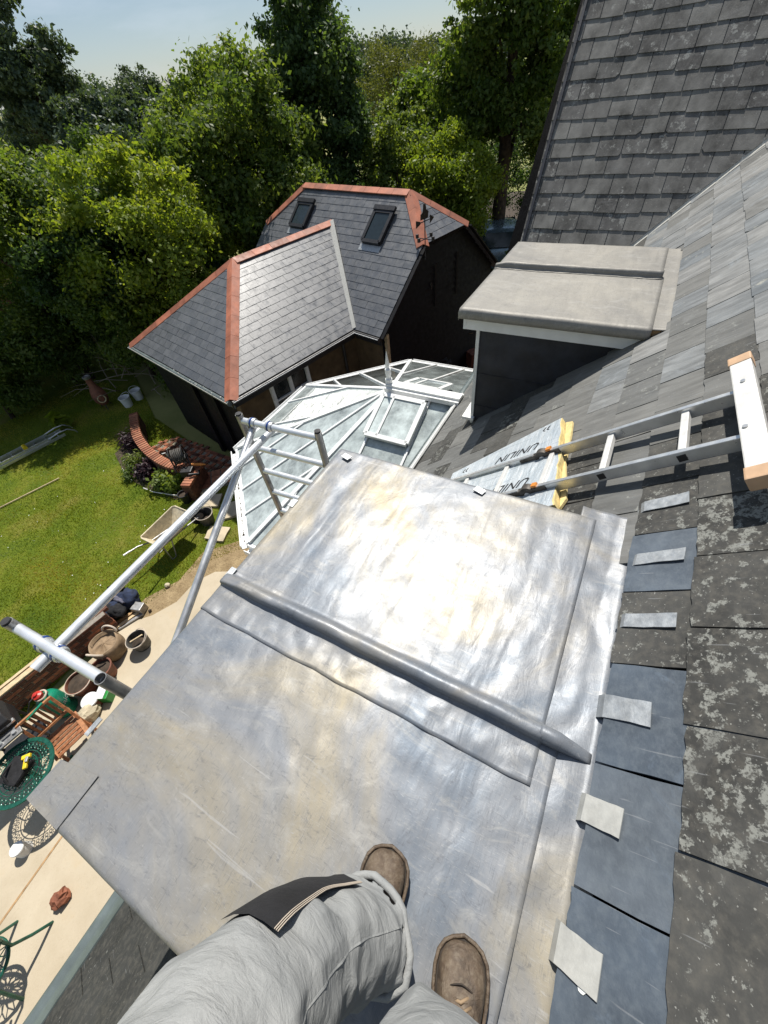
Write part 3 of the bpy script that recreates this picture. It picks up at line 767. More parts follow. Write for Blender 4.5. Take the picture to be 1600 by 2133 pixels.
# eaves
def eave(p, q, m1='gutter_black', m2='white_paint', out=(0, -1)):
    o_ = OU*out[0]+OV*out[1]; p, q = ob(*p), ob(*q)
    mb = MB(); mb.tube([p+o_*.035-Vector((0, 0, .05)), q+o_*.035-Vector((0, 0, .05))], .05, 10); mb.build('gutter', m1, outb, smooth=True)
    mb = MB(); mb.bar(p+o_*.088-Vector((0, 0, .02)), q+o_*.088-Vector((0, 0, .02)), .008, .012); mb.build('gutter_rim', m2, outb)
    mb = MB(); mb.bar(p-o_*.03-Vector((0, 0, .12)), q-o_*.03-Vector((0, 0, .12)), .02, .15); mb.build('fascia', m1, outb)
eave(B_, C_); eave(A_, B_, 'gutter', 'lead_pale', (-1, 0)); eave((3.3, 0, ZE), D_, 'gutter_black', 'white_paint', (-1, 0))
mb = MB()   # moss and debris in the end gutter
for i in range(70):
    u = random.uniform(0, 4.2); c = ob(-.045+random.uniform(-.03, .04), u, ZE-.012+random.uniform(0, .02))
    r = random.uniform(.008, .022); mb.add([c+Vector((r*random.uniform(-1, 1), r*random.uniform(-1, 1), r*random.uniform(-.4, 1))) for _ in range(4)], [(0, 1, 2), (0, 2, 3), (0, 3, 1), (1, 3, 2)])
mb.build('gutter_moss', 'lead_pale', outb, kind='stuff', fix=False)
# walls
def wallprism(pts, mat, th=(0, 0, 0), name='wall'):
    mb = MB(); mb.prism([ob(*p) for p in pts], th); return mb.build(name, mat, outb)
w_ = OU*.2; v_ = OV*.2
wallprism([(.22, .22, 0), (3.5, .22, 0), (3.5, .22, ZE-.08), (.22, .22, ZE-.08)], 'render_tan', v_)
wallprism([(.22, .423, 0), (.22, 4.05, 0), (.22, 4.05, ZE-.08), (.22, .423, ZE-.08)], 'board_black', w_)  # near-black boards stand in for the deep shade on this end wall
wallprism([(3.503, -.62, 0), (3.503, .6, 0), (3.503, .6, ZE), (3.503, -.62, ZE)], 'render_tan', w_)
wallprism([(3.51, -.64, 0), (7.8, -.64, 0), (7.8, -.64, ZE+.1), (HR[0]+.0, -.64, HR[2]-.1), (HL[0], -.64, HL[2]-.1), (3.51, -.64, ZE+.1)], 'board_black', v_, 'gable_wall')
wallprism([(7.6, -.43, 0), (7.8, -.43, 0), (7.8, 4.4, 0), (7.6, 4.4, 0)], 'board_black', (0, 0, ZE))
wallprism([(.44, 3.85, 0), (7.6, 3.85, 0), (7.6, 4.2, 0), (.44, 4.2, 0)], 'render_tan', (0, 0, ZE-.1))
# lapped boards of the gable, each a piece
greg = [(3.5, .05), (7.82, .05), (7.82, ZE+.08), (HR[0]+.02, HR[2]-.08), (HL[0]-.02, HL[2]-.08), (3.5, ZE+.08)]
zb = .05
while zb < 3.5:
    pl = clip_poly([(3.45, zb), (7.9, zb), (7.9, zb+.16), (3.45, zb+.16)], greg)
    if len(pl) >= 3:
        mb = MB(); f = [ob(u, -.70+.045*(z-zb)/.16, z) for u, z in pl]; b = [ob(u, -.645, z) for u, z in pl]; n = len(pl)
        mb.add(b+f, [tuple(range(n)), tuple(range(n, 2*n))]+[(j, (j+1) % n, n+(j+1) % n, n+j) for j in range(n)]); mb.build('weatherboard', 'board_black', outb)
    zb += .145
mb = MB(); mb.bar(ob(3.3, -.80, ZE-.02), ob(HL[0], -.80, HL[2]-.02), .03, .14, OV); mb.build('bargeboard', 'board_black', outb)
mb = MB(); mb.bar(ob(8.0, -.80, ZE-.02), ob(HR[0], -.80, HR[2]-.02), .03, .14, OV); mb.build('bargeboard', 'board_black', outb)
mb = MB(); mb.bar(ob(3.56, -.72, 0), ob(3.56, -.72, 2.25), .075, .075, OV); mb.build('corner_post', 'timber_pale', outb)
mb = MB(); mb.tube([ob(3.05, .17, 0), ob(3.05, .17, 2.2)], .034, 10); mb.build('downpipe', 'gutter_black', outb, smooth=True)
# hayloft door and hardware on the gable
for x_ in (5.35, 6.2):
    mb = MB(); mb.bar(ob(x_, -.705, 2.2), ob(x_, -.705, 3.1), .06, .012, OV); mb.build('door_trim', 'board_black', outb)
mb = MB(); mb.bar(ob(5.2, -.70, 2.62), ob(5.2, -.70, 2.75), .03, .03, OV); mb.build('door_latch', 'steel_dark', outb)
# window under the eave
def win(x0, x1, z0, z1, y):
    wf = MB(); f = .05
    for p, q in (((x0, z0), (x1, z0)), ((x0, z1), (x1, z1)), ((x0, z0), (x0, z1)), ((x1, z0), (x1, z1)), (((x0+x1)/2, z0), ((x0+x1)/2, z1))):
        wf.bar(ob(p[0], y, p[1]), ob(q[0], y, q[1]), .075, .07, OV)
    zmid = z0+(z1-z0)*.55
    wf.bar(ob(x0, y, zmid), ob(x1, y, zmid), .03, .05, OV)
    o = wf.build('window', 'white_upvc', outb)
    for a, b in ((x0, (x0+x1)/2), ((x0+x1)/2, x1)):
        for c, d in ((z0, zmid), (zmid, z1)):
            m_ = MB(); m_.prism([ob(a+.02, y+.015, c+.02), ob(b-.02, y+.015, c+.02), ob(b-.02, y+.015, d-.02), ob(a+.02, y+.015, d-.02)], OV*.006); m_.build('pane', 'window_dark', o)
    m_ = MB(); m_.bar(ob(x0-.06, y-.05, z0-.045), ob(x1+.06, y-.05, z0-.045), .12, .035); m_.build('sill', 'white_upvc', o)
win(.98, 1.93, 1.18, 2.06, .19)
# a leaning timber and a hip end door frame, shade painted in as black
mb = MB(); mb.bar(ob(.16, 1.2, 0), ob(.16, 1.2, 2.0), .08, .1); mb.bar(ob(.16, 2.1, 0), ob(.16, 2.1, 2.0), .08, .1); mb.bar(ob(.16, 1.2, 2.0), ob(.16, 2.1, 2.0), .08, .1); mb.build('door_frame', 'board_black', outb)
# roof windows
def roof_window(y0, y1, x0, x1):
    n = Vector((0, 0, 1)); sd = (OU+Vector((0, 0, MS))).normalized(); nn = (Vector((0, 0, 1))-OU*MS).normalized()
    P = lambda x, y, o: ob(x, y, mz(x))+nn*o
    mb = MB()
    for p, q in (((x0, y0), (x0, y1)), ((x1, y0), (x1, y1)), ((x0, y0), (x1, y0)), ((x0, y1), (x1, y1))):
        mb.bar(P(*p, .06), P(*q, .06), .075, .085, nn)
    o = mb.build('roof_window', 'plastic_black', outb)
    mb = MB(); mb.prism([P(x0, y0, .075), P(x1, y0, .075), P(x1, y1, .075), P(x0, y1, .075)], nn*.008); mb.build('pane', 'car_glass', o)
    mb = MB(); mb.bar(P(x1+.05, y0-.05, .09), P(x1+.05, y1+.05, .09), .10, .06, nn); mb.build('hood', 'plastic_black', o)
    mb = MB(); mb.bar(P(x0-.09, y0-.06, .025), P(x0-.09, y1+.06, .025), .14, .006, nn); mb.build('flashing', 'lead_strap', o)
roof_window(.32, .83, 4.74, 5.25); roof_window(2.95, 3.48, 4.82, 5.25)
# weather vane
vane = thing('weather_vane', 'black iron weather vane above the half hipped gable', 'weather vane', tuple(ob(4.8, -.86, 3.4)))
P = lambda x, z, y=0: ob(4.8+x, -.86+y, z)
mb = MB(); mb.tube([P(0, 3.35), P(0, 4.28)], .011, 8); mb.bar(P(0, 3.38), P(0, 3.38, .12), .03, .03); mb.build('pole', 'plastic_black', vane)
mb = MB()
for dx, dy in ((1, 0), (0, 1)):
    mb.tube([P(-.19*dx, 3.72, -.19*dy), P(.19*dx, 3.72, .19*dy)], .009, 6)
    for sgn in (-1, 1): mb.box(P(.2*sgn*dx, 3.745, .2*sgn*dy), (.045, .045, .07), TH)
mb.build('compass_arms', 'plastic_black', vane)
mb = MB(); mb.tube([P(-.25, 4.02), P(.2, 4.02)], .010, 6); mb.prism([P(.17, 4.09, -.005), P(.3, 4.02, -.005), P(.17, 3.95, -.005)], OV*.012)
mb.prism([P(-.27, 4.08, -.005), P(-.14, 4.04, -.005), P(-.14, 4.0, -.005), P(-.27, 3.96, -.005)], OV*.012); mb.build('arrow', 'plastic_black', vane)
mb = MB(); mb.prism([P(x, z, -.006) for x, z in [(-.13, 4.06), (.1, 4.06), (.12, 4.16), (.05, 4.2), (.03, 4.29), (-.03, 4.3), (-.05, 4.19), (-.12, 4.15)]], OV*.014); mb.build('silhouette', 'plastic_black', vane)

# ------------------------------------------------------------------ conservatory
cons = thing('conservatory', 'white framed victorian conservatory with glazed faceted roof and finial', 'conservatory', (4.24, 3, 0))
CE = [(1.8, 1.56), (1.8, 3.4), (3.25, 4.9), (5.22, 4.9), (6.68, 3.4), (6.68, 1.56)]; ZC = 2.2
FX = Vector((4.24, 2.48, 3.2)); HX = Vector((4.24, 1.56, 3.2))
ce = [Vector((x, y, ZC)) for x, y in CE]
def facet(pts, cuts, skipbars=()):
    O = pts[0]; U = (pts[1]-pts[0]).normalized(); n = U.cross(pts[2]-pts[0]).normalized()
    if n.z < 0: n = -n
    V = n.cross(U); V = V if V.z > 0 else -V
    reg = [((p-O).dot(U), (p-O).dot(V)) for p in pts]; L = reg[1][0]
    us = [0]+[L*c for c in cuts]+[L]
    if min(r[0] for r in reg) < -.01: us[0] = min(r[0] for r in reg)
    if max(r[0] for r in reg) > L+.01: us[-1] = max(r[0] for r in reg)
    for a, b in zip(us[:-1], us[1:]):
        pl = clip(clip(reg, 1, 0, -a-.012), -1, 0, b-.012)
        if len(pl) < 3: continue
        mb = MB(); mb.prism([O+U*u+V*v+n*.0 for u, v in pl], n*.012); mb.build('roof_pane', 'glass_roof', cons)
    for u in us[1:-1]:
        line = [v for v in np.linspace(0, 4, 400) if len(clip(clip(clip([(u-1e-3, v), (u+1e-3, v), (u+1e-3, v+1e-3), (u-1e-3, v+1e-3)], 1, 0, 99), 1, 0, 99), 1, 0, 99)) >= 3 and _in(u, v, reg)]
        vt = max(line) if line else 0
        mb = MB(); mb.bar(O+U*u+n*.012, O+U*u+V*vt+n*.012, .030, .045, n); mb.build('glazing_bar', 'white_upvc', cons)
def _in(u, v, reg):
    c = False; n = len(reg)
    for i in range(n):
        (x0, y0), (x1, y1) = reg[i], reg[(i+1) % n]
        if (y0 > v) != (y1 > v) and u < (x1-x0)*(v-y0)/(y1-y0)+x0: c = not c
    return c
facet([ce[0], ce[1], FX, HX], (.17, .5, .83))
facet([ce[1], ce[2], FX], (.25, .5, .75))
facet([ce[2], ce[3], FX], (.3, .7))
facet([ce[3], ce[4], FX], (.25, .5, .75))
facet([ce[4], ce[5], HX, FX], (.3, .6))
for c in ce[1:5]:
    mb = MB(); mb.bar(c+Vector((0, 0, .02)), FX+Vector((0, 0, .0)), .062, .05); mb.build('hip_bar', 'white_upvc', cons)
mb = MB(); mb.box((4.24, 2.0, 3.245), (.21, 1.05, .06)); mb.box((4.24, 2.0, 3.29), (.13, 1.05, .03)); mb.build('ridge_cap', 'white_upvc', cons)
mb = MB(); mb.lathe([(.05, 0), (.05, .06), (.03, .08), (.042, .14), (.042, .2), (.018, .22), (.03, .26), (.003, .44)], (4.24, 2.50, 3.3), 10, cap_top=True); mb.build('finial', 'white_upvc', cons, smooth=True)
# raised opening vent in the near roof facet
nsl = Vector((-1.0, 0, 2.44)).normalized(); vsl = Vector((2.44, 0, 1.0)).normalized()
def CP(x, y, o): return Vector((x, y, ZC+(x-1.8)/2.44))+nsl*o
def vent(x0, x1, y0, y1, side=1):
    Pm = (lambda x, y, o: CP(x, y, o)) if side == 1 else (lambda x, y, o: (lambda v: Vector((8.48-v.x, v.y, v.z)))(CP(x, y, o)))
    mb = MB(); nn = nsl if side == 1 else Vector((-nsl.x, 0, nsl.z))
    for p, q in (((x0, y0), (x0, y1)), ((x1, y0), (x1, y1)), ((x0, y0), (x1, y0)), ((x0, y1), (x1, y1)), ((x0, y0+(y1-y0)*.72), (x1, y0+(y1-y0)*.72))):
        mb.bar(Pm(*p, .075), Pm(*q, .075), .06 if p[1] != y0+(y1-y0)*.72 else .03, .06, nn)
    o = mb.build('roof_vent', 'white_upvc', cons)
    mb = MB(); mb.prism([Pm(x0, y0, .08), Pm(x1, y0, .08), Pm(x1, y1, .08), Pm(x0, y1, .08)], nn*.008); mb.build('vent_pane', 'glass_vent', o)
vent(3.53, 4.10, 1.90, 2.50); vent(3.65, 4.10, 1.85, 2.35, -1)
# eaves ring, gutter and glazed walls
mb = MB(); 
for a, b in zip(ce[:-1], ce[1:]): mb.bar(a-Vector((0, 0, .04)), b-Vector((0, 0, .04)), .10, .09)
mb.build('eaves_beam', 'white_upvc', cons)
mb = MB()
for a, b in zip(ce[:-1], ce[1:]):
    o_ = (b-a).normalized().cross(Vector((0, 0, 1)))*-.085
    mb.bar(a+o_-Vector((0, 0, .085)), b+o_-Vector((0, 0, .085)), .075, .012)
    mb.bar(a+o_*1.5-Vector((0, 0, .05)), b+o_*1.5-Vector((0, 0, .05)), .012, .075)
mb.build('gutter', 'white_upvc', cons)
mb = MB()
for i in range(120):
    a, b = ce[0], ce[1]; 
    if i > 50: a, b = ce[1], ce[2]
    o_ = (b-a).normalized().cross(Vector((0, 0, 1)))*-.085; c = a+(b-a)*random.random()+o_-Vector((0, 0, .07)); r = random.uniform(.008, .022)
    mb.add([c+Vector((r*random.uniform(-1, 1), r*random.uniform(-1, 1), r*random.uniform(-.2, .8))) for _ in range(4)], [(0, 1, 2), (0, 2, 3), (0, 3, 1), (1, 3, 2)])
mb.build('gutter_debris', 'soil', cons, kind='stuff', fix=False)
for a, b in zip(ce[:-1], ce[1:]):
    a0, b0 = Vector((a.x, a.y, 0)), Vector((b.x, b.y, 0)); ins = (b-a).normalized().cross(Vector((0, 0, 1)))*.03
    mb = MB(); mb.prism([a0+ins*.2, b0+ins*.2, b0+ins*.2+Vector((0, 0, .55)), a0+ins*.2+Vector((0, 0, .55))], ins*3); mb.build('dwarf_wall', 'brick_dark', cons)
    n = max(2, round((b-a).length/.62)); mb = MB()
    for i in range(n+1):
        p = a0+(b0-a0)*i/n+ins; mb.bar(p+Vector((0, 0, .55)), p+Vector((0, 0, 2.1)), .055, .06, ins)
    for z in (.58, 1.65): mb.bar(a0+ins+Vector((0, 0, z)), b0+ins+Vector((0, 0, z)), .06, .05)
    mb.build('window_frame', 'white_upvc', cons)
    for i in range(n):
        p, q = a0+(b0-a0)*(i+.06)/n+ins*1.2, a0+(b0-a0)*(i+.94)/n+ins*1.2
        mb = MB(); mb.prism([p+Vector((0, 0, .6)), q+Vector((0, 0, .6)), q+Vector((0, 0, 2.1)), p+Vector((0, 0, 2.1))], ins*.2); mb.build('wall_pane', 'glass_clear', cons)
mb = MB(); mb.prism([(x, y, .02) for x, y in [(1.9, 1.45), (1.9, 3.35), (3.3, 4.8), (5.17, 4.8), (6.58, 3.35), (6.58, 1.45)]], (0, 0, .03)); mb.build('floor', 'floor_tile', cons)
# furniture inside
sofa = thing('sofa', 'blue grey sofa inside the conservatory under the glass roof', 'sofa', (2.5, 2.0, .05))
mb = MB(); mb.box((2.6, 2.05, .27), (1.5, .75, .34)); mb.build('seat', 'chair_blue', sofa, bevel=.05)
mb = MB(); mb.box((2.6, 1.72, .6), (1.5, .2, .5)); mb.build('backrest', 'chair_blue', sofa, bevel=.05)
for xx in (1.95, 3.25):
    mb = MB(); mb.box((xx, 2.05, .5), (.18, .75, .3)); mb.build('armrest', 'chair_blue', sofa, bevel=.05)

# ------------------------------------------------------------------ scaffold tower at the dormer front
tower = thing('scaffold_tower', 'aluminium tube scaffold tower standing in front of the near dormer', 'scaffold', (.75, 1.85, 0))
ZT = 4.58; RT = .0262
tb = Vector((-.055, .998, 0)); ta = Vector((.998, .045, 0))
N1 = Vector((-.11, 1.495, 0)); N2 = N1+tb*.685; F1 = N1+ta*1.775; F2 = N2+ta*1.775
def zz(p, z): return Vector((p.x, p.y, z))
for i, p in enumerate((N1, N2, F1, F2)):
    mb = MB(); k = 14
    mb.tube([zz(p, .05), zz(p, ZT)], RT, k, caps=False); mb.tube([zz(p, ZT-.25), zz(p, ZT)], RT-.003, k, caps=False)
    a0 = len(mb.v); 
    for r in (RT, RT-.003):
        for j in range(k): mb.v.append(zz(p, ZT)+Vector((cos(2*pi*j/k)*r, sin(2*pi*j/k)*r, .0005)))
    mb.f += [(a0+j, a0+(j+1) % k, a0+k+(j+1) % k, a0+k+j) for j in range(k)]
    st = mb.build('standard', 'galv_dull', tower, smooth=True)
    if i:
        mb = MB(); mb.tube([zz(p, ZT-.03), zz(p, ZT+.012)], RT-.004, k); mb.build('end_cap', 'rubber', st, smooth=True)
for (p, q, zs) in ((N1, N2, (ZT-.055, ZT-.5, ZT-.95, ZT-1.4)), (F1, F2, (ZT-.05, ZT-.30, ZT-.55, ZT-.80, ZT-1.05, ZT-1.3))):
    for z in zs:
        mb = MB(); mb.tube([zz(p, z)+tb*RT*.7, zz(q, z)-tb*RT*.7], RT*.93, 14); mb.build('rung', 'alloy_tube', tower, smooth=True)
def coupler(c, axis):
    axis = Vector(axis).normalized(); c = Vector(c)
    mb = MB(); mb.tube([c-axis*.026, c-axis*.012, c+axis*.012, c+axis*.026], [.034, .038, .038, .034], 16); o = mb.build('coupler', 'alloy', tower, smooth=True)
    mb = MB(); mb.tube([c-axis*.008, c+axis*.008], .0395, 16); mb.build('blue_ring', 'plastic_blue', o, smooth=True)
# guard rail and diagonal brace
ga = zz(N1, ZT-.09)+tb*.42+Vector((0, 0, .0)); gb = zz(F1, ZT-.16)+tb*.50
mb = MB(); mb.tube([ga-ta*.10, gb+ta*.12], RT, 14); mb.build('guard_rail', 'alloy_tube', tower, smooth=True)
coupler(zz(N1, ZT-.075)+tb*.36, tb); coupler(zz(N1, ZT-.075)+tb*.48, tb); coupler(zz(F1, ZT-.05)+tb*.42, tb); coupler(zz(F1, ZT-.05)+tb*.575, tb)
mb = MB(); mb.tube([zz(F1, ZT-.09)+tb*.585, zz(N1, ZT-.62)+tb*.15], RT*.95, 14); mb.build('diagonal_brace', 'galv', tower, smooth=True)
# working platform below with its toe board stubs
mb = MB(); mb.bar(zz(N1, 3.05)+tb*.33+ta*.05, zz(F1, 3.05)+tb*.33-ta*.05, .6, .05); mb.build('platform', 'timber', tower)
for x, y, zt in ((1.22, 1.44, 4.36), (1.00, 1.33, 4.43)):
    mb = MB(); w, t = .055, .006
    mb.bar((x, y, 3.9), (x, y, zt), w, t, (0, 1, 0)); mb.bar((x-w/2, y-.018, 3.9), (x-w/2, y-.018, zt), t, .04, (0, 1, 0)); mb.bar((x+w/2, y-.018, 3.9), (x+w/2, y-.018, zt), t, .04, (0, 1, 0))
    mb.box((x, y-.012, zt+.004), (w+.015, .05, .012)); mb.build('upright_channel', 'steel_dark', tower)
mb = MB(); mb.tube([(1.0, 1.36, 4.22), (1.22, 1.46, 4.22)], .02, 10); mb.build('cross_bar', 'galv', tower, smooth=True)

# ------------------------------------------------------------------ ladder on the roof
lad = thing('roof_ladder', 'folding aluminium ladder lying up the slate slope with crossbar at top', 'ladder', tuple(RP(1.9, -.5)))
def railp(side, s):   # x position of a rail at slope distance s
    return (2.0 + (.42-s)*.095) if side else (1.67 + (.42-s)*.085)
for side in (0, 1):
    for s0, s1 in ((.45, -.50), (-.62, -1.75)):
        mb = MB(); mb.bar(RP(railp(side, s0), s0, .088), RP(railp(side, s1), s1, .088), .024, .064, NS); r = mb.build('rail', 'alloy', lad, bevel=.004)
        if not side:
            for s in (.20, -.14, -.49) if s0 > 0 else (-.83, -1.2):
                mb = MB(); c = RP(railp(side, s)-.0125, s, .088); mb.box(c, (.003, .034, .034), rot=Matrix((Vector((1, 0, 0)), -VS, NS)).transposed()); mb.build('rung_end', 'plastic_black', r)
                mb = MB(); mb.box(c+Vector((.0008, 0, 0)), (.003, .046, .046), rot=Matrix((Vector((1, 0, 0)), -VS, NS)).transposed()); mb.build('rung_socket', 'alloy', r)
    # hinge
    mb = MB(); c = RP(railp(side, -.565), -.565, .085)
    mb.tube([c-Vector((.022, 0, 0)), c+Vector((.022, 0, 0))], .047, 20); h = mb.build('hinge', 'steel_dark', lad, smooth=True)
    mb = MB(); mb.tube([c-Vector((.028, 0, 0)), c+Vector((.028, 0, 0))], .017, 14); mb.build('hinge_pin', 'galv', h, smooth=True)
    for s0, s1 in ((-.44, -.56), (-.57, -.72)):
        mb = MB(); mb.bar(RP(railp(side, s0), s0, .09), RP(railp(side, s1), s1, .085), .034, .05, NS); mb.build('hinge_plate', 'steel_dark', h)
    mb = MB(); mb.bar(RP(railp(side, -.49), -.49, .125), RP(railp(side, -.52), -.52, .125), .03, .014, NS); mb.build('release_tab', 'orange', h)
for s in (.20, -.14, -.49, -.83, -1.2, -1.55):
    mb = MB(); mb.bar(RP(railp(0, s), s, .088), RP(railp(1, s), s, .088), .032, .03, NS); mb.build('rung', 'alloy_pale', lad, bevel=.004)
mb = MB(); mb.bar(RP(1.40, .455, .13), RP(2.2, .415, .13), .075, .05, NS); bar_ = mb.build('stabiliser_bar', 'alloy_pale', lad, bevel=.005)
for x, s, d in ((1.395, .455, 1), (2.205, .415, -1)):
    mb = MB(); mb.bar(RP(x-.03*d, s+.001*d, .13), RP(x+.035*d, s-.001*d, .13), .083, .058, NS); mb.build('end_cap', 'plastic_tan', bar_, bevel=.006)
for side in (0, 1):
    mb = MB(); c = RP(railp(side, .42), .425, .155); mb.tube([c, c+NS*.006], .009, 10); mb.build('bolt', 'galv', bar_)
# insulation board under it
ins = thing('insulation_board', 'foil faced yellow foam insulation board lying under the ladder', 'insulation board', tuple(RP(2.0, -1)))
T_ = .058; ib = .026
fo = [(1.58, -.36), (2.50, -.535), (2.33, -1.46), (1.45, -1.30)]
mb = MB()
edge = []
def lerp(a, b, t): return (a[0]+(b[0]-a[0])*t, a[1]+(b[1]-a[1])*t)
random.seed(4)
for i in range(24):
    u = lerp(fo[0], fo[1], i/23); j = .010*noise.noise(Vector((i*.35, 1, 2)))+(.03 if 9 < i < 13 else 0)*.5
    edge.append((u[0], u[1]+j))
poly = edge+[fo[2], fo[3]]
mb.prism([RP(u, s, ib) for u, s in poly], NS*T_); core = mb.build('foam_core', 'foam', ins)
fpoly = [(u, s-.006-.05*max(0, noise.noise(Vector((u*6, 0, 3))))) for u, s in edge]+[fo[2], fo[3]]
mb = MB(); mb.prism([RP(u, s, ib+T_+.0008) for u, s in fpoly], NS*.0012); mb.build('foil_face', 'foil', ins)
# slanted broken end showing the foam
mb = MB(); mb.prism([RP(1.60, -.36, ib), RP(2.5, -.53, ib), RP(2.47, -.475, ib+.004), RP(2.3, -.45, ib+.004), RP(2.02, -.425, ib), RP(1.66, -.335, ib+.003)], NS*.016); mb.build('broken_edge', 'foam', ins)
for x, s in ((2.285, -.80), (1.905, -.76), (1.93, -1.16)):
    me = text_mesh('UNILIN', .105, 'lettering', .35)
    ex, ey = -VS, Vector((-1, 0, 0)); M_ = Matrix((ex, ey, NS)).transposed().to_4x4(); M_.translation = RP(x, s, ib+T_+.0035)-BASE[ins.name]
    me.transform(M_); put('lettering', me, 'ink', ins)
for x, s in ((2.42, -.66), (2.28, -1.33), (1.55, -1.1)):
    mb = MB()
    for k in range(2):
        c = RP(x, s+.03*k, ib+T_+.0025); e1, e2 = Vector((.035, 0, 0)), VS*.012
        mb.add([c, c+e1+e2, c+e1+e2*2, c+e2, c-e1*.4+e2*2.4, c-e1*.4+e2*1.4], [(0, 1, 2, 3), (0, 3, 4, 5)])
    mb.build('arrow_mark', 'ink', ins, fix=False)

# ------------------------------------------------------------------ garden: walls, steps, slabs
BRK = None
def brick_obj(parent, c, rot, size, mat, name='brick', cache={}):
    key = (size, mat)
    if key not in cache:
        mb = MB(); mb.box((0, 0, 0), size); me = bpy.data.meshes.new('brick'); bm = bmesh.new()
        vs = [bm.verts.new(v) for v in mb.v]; [bm.faces.new([vs[i] for i in f]) for f in mb.f]
        bmesh.ops.bevel(bm, geom=list(bm.edges), offset=.004, segments=1, affect='EDGES'); bm.to_mesh(me); bm.free(); me.materials.append(MATS[mat]); cache[key] = me
    o = bpy.data.objects.new(name, cache[key]); col.objects.link(o); o.parent = parent; o.location = Vector(c)-BASE[parent.name]; o.rotation_euler = rot
    return o
# low wall between patio and lawn
lw = thing('garden_wall', 'low brown brick wall between the patio and the lawn', 'wall', (-1.1, 6.3, 0))
wa, wb = Vector((.36, 6.19, 0)), Vector((-2.9, 6.74, 0)); wd = (wb-wa).normalized(); wn_ = Vector((wd.y, -wd.x, 0)); wn_ = wn_ if wn_.y > 0 else -wn_
WH = .46; wrz = atan2(wd.y, wd.x)
mb = MB(); mb.prism([wa+wd*.01+wn_*.01, wb+wn_*.01, wb+wn_*.2, wa+wd*.01+wn_*.2], (0, 0, WH-.004)); mb.build('mortar_core', 'mortar', lw)
random.seed(11)
for c in range(6):
    u = -.0 if c % 2 else -.11
    while u < 2.9:
        a = max(0, u); b = u+.212
        if b-a > .09: brick_obj(lw, wa+wd*(a+b)/2+wn_*.052+Vector((0, 0, .037+c*.077)), (0, 0, wrz), (round(b-a, 2), .1025, .066), random.choice(['brick_dark', 'brick_dark', 'brick_red']))
        u += .2225
u = .03
while u < 3.0:   # brick on edge coping, far half
    brick_obj(lw, wa+wd*u+wn_*.155+Vector((0, 0, WH-.03)), (0, 0, wrz), (.212, .1025, .066), random.choice(['brick_red', 'brick_dark'])); u += .2225
for nm, off, z, w, L0, L1, m_ in (('timber_plank', .06, WH+.015, .09, .95, 3.0, 'timber_pale'), ('timber_batten', .16, WH+.014, .05, 1.0, 3.1, 'timber_pale')):
    mb = MB(); p, q = wa+wd*L0+wn_*off, wa+wd*L1+wn_*off; mb.bar(p+Vector((0, 0, z)), q+Vector((0, 0, z)), w, .026)
    o = mb.build(nm, m_, loc=tuple(p)); tag(o, 'wide pale timber plank lying along the low brick wall top' if 'plank' in nm else 'narrow pale batten beside the plank on the low wall', 'plank')
mb = MB(); mb.bar((.10, 6.72, .06), (-.5, 6.62, .06), .05, .03); mb.bar((-.02, 6.72, .09), (-.14, 6.56, .09), .05, .06); mb.tube([(-.1, 6.55, .09), (.02, 6.5, .12), (.05, 6.44, .06)], .03, 8)
o = mb.build('sash_clamp', 'alloy_pale', loc=(-.2, 6.6, .05)); tag(o, 'pale bar clamp lying on grass behind the low brick wall', 'clamp')
# curved retaining wall
cw = thing('curved_wall', 'curved red brick wall with brick on edge coping by the flower bed', 'wall', (3.8, 9, 0))
cpts = [Vector(p) for p in [(4.75, 11.0, 0), (4.42, 10.55, 0), (4.07, 10.0, 0), (3.82, 9.4, 0), (3.66, 8.8, 0), (3.60, 8.25, 0), (3.68, 7.75, 0), (3.80, 7.55, 0)]]
def curve(pts, step):
    out = []
    for i in range(len(pts)-1):
        p0, p1, p2, p3 = pts[max(0, i-1)], pts[i], pts[i+1], pts[min(len(pts)-1, i+2)]
        for k in range(20):
            t = k/20; out.append(.5*((2*p1)+(p2-p0)*t+(2*p0-5*p1+4*p2-p3)*t*t+(3*p1-p0-3*p2+p3)*t**3))
    out.append(pts[-1]); res = [out[0]]; acc = 0
    for a, b in zip(out[:-1], out[1:]):
        acc += (b-a).length
        if acc >= step: res.append(b); acc = 0
    return res
cs = curve(cpts, .078)
mb = MB()
for a, b in zip(cs[:-1], cs[1:]): mb.bar(a+Vector((0, 0, .20)), b+Vector((0, 0, .20)), .2, .40)
mb.build('wall_core', 'brick_dark', cw)
for a, b in zip(cs[:-1], cs[1:]):
    d = b-a; brick_obj(cw, (a+b)/2+Vector((0, 0, .435+random.uniform(-.002, .002))), (0, 0, atan2(d.y, d.x)+pi/2), (.225, .066, .07), random.choice(['brick_pale', 'brick_red', 'brick_pale']), 'coping_brick')
# pier and straight return running to the steps
ra, rb = Vector((3.86, 7.55, 0)), Vector((3.20, 7.30, 0)); d = (rb-ra).normalized(); L = (rb-ra).length; rz = atan2(d.y, d.x)
mb = MB(); mb.bar(ra+Vector((0, 0, .2)), rb+Vector((0, 0, .2)), .21, .4); mb.build('wall_core', 'brick_dark', cw)
for i in range(int(L/.078)): brick_obj(cw, ra+d*(.04+i*.078)+Vector((0, 0, .435)), (0, 0, rz+pi/2), (.225, .066, .07), random.choice(['brick_pale', 'brick_red']), 'coping_brick')
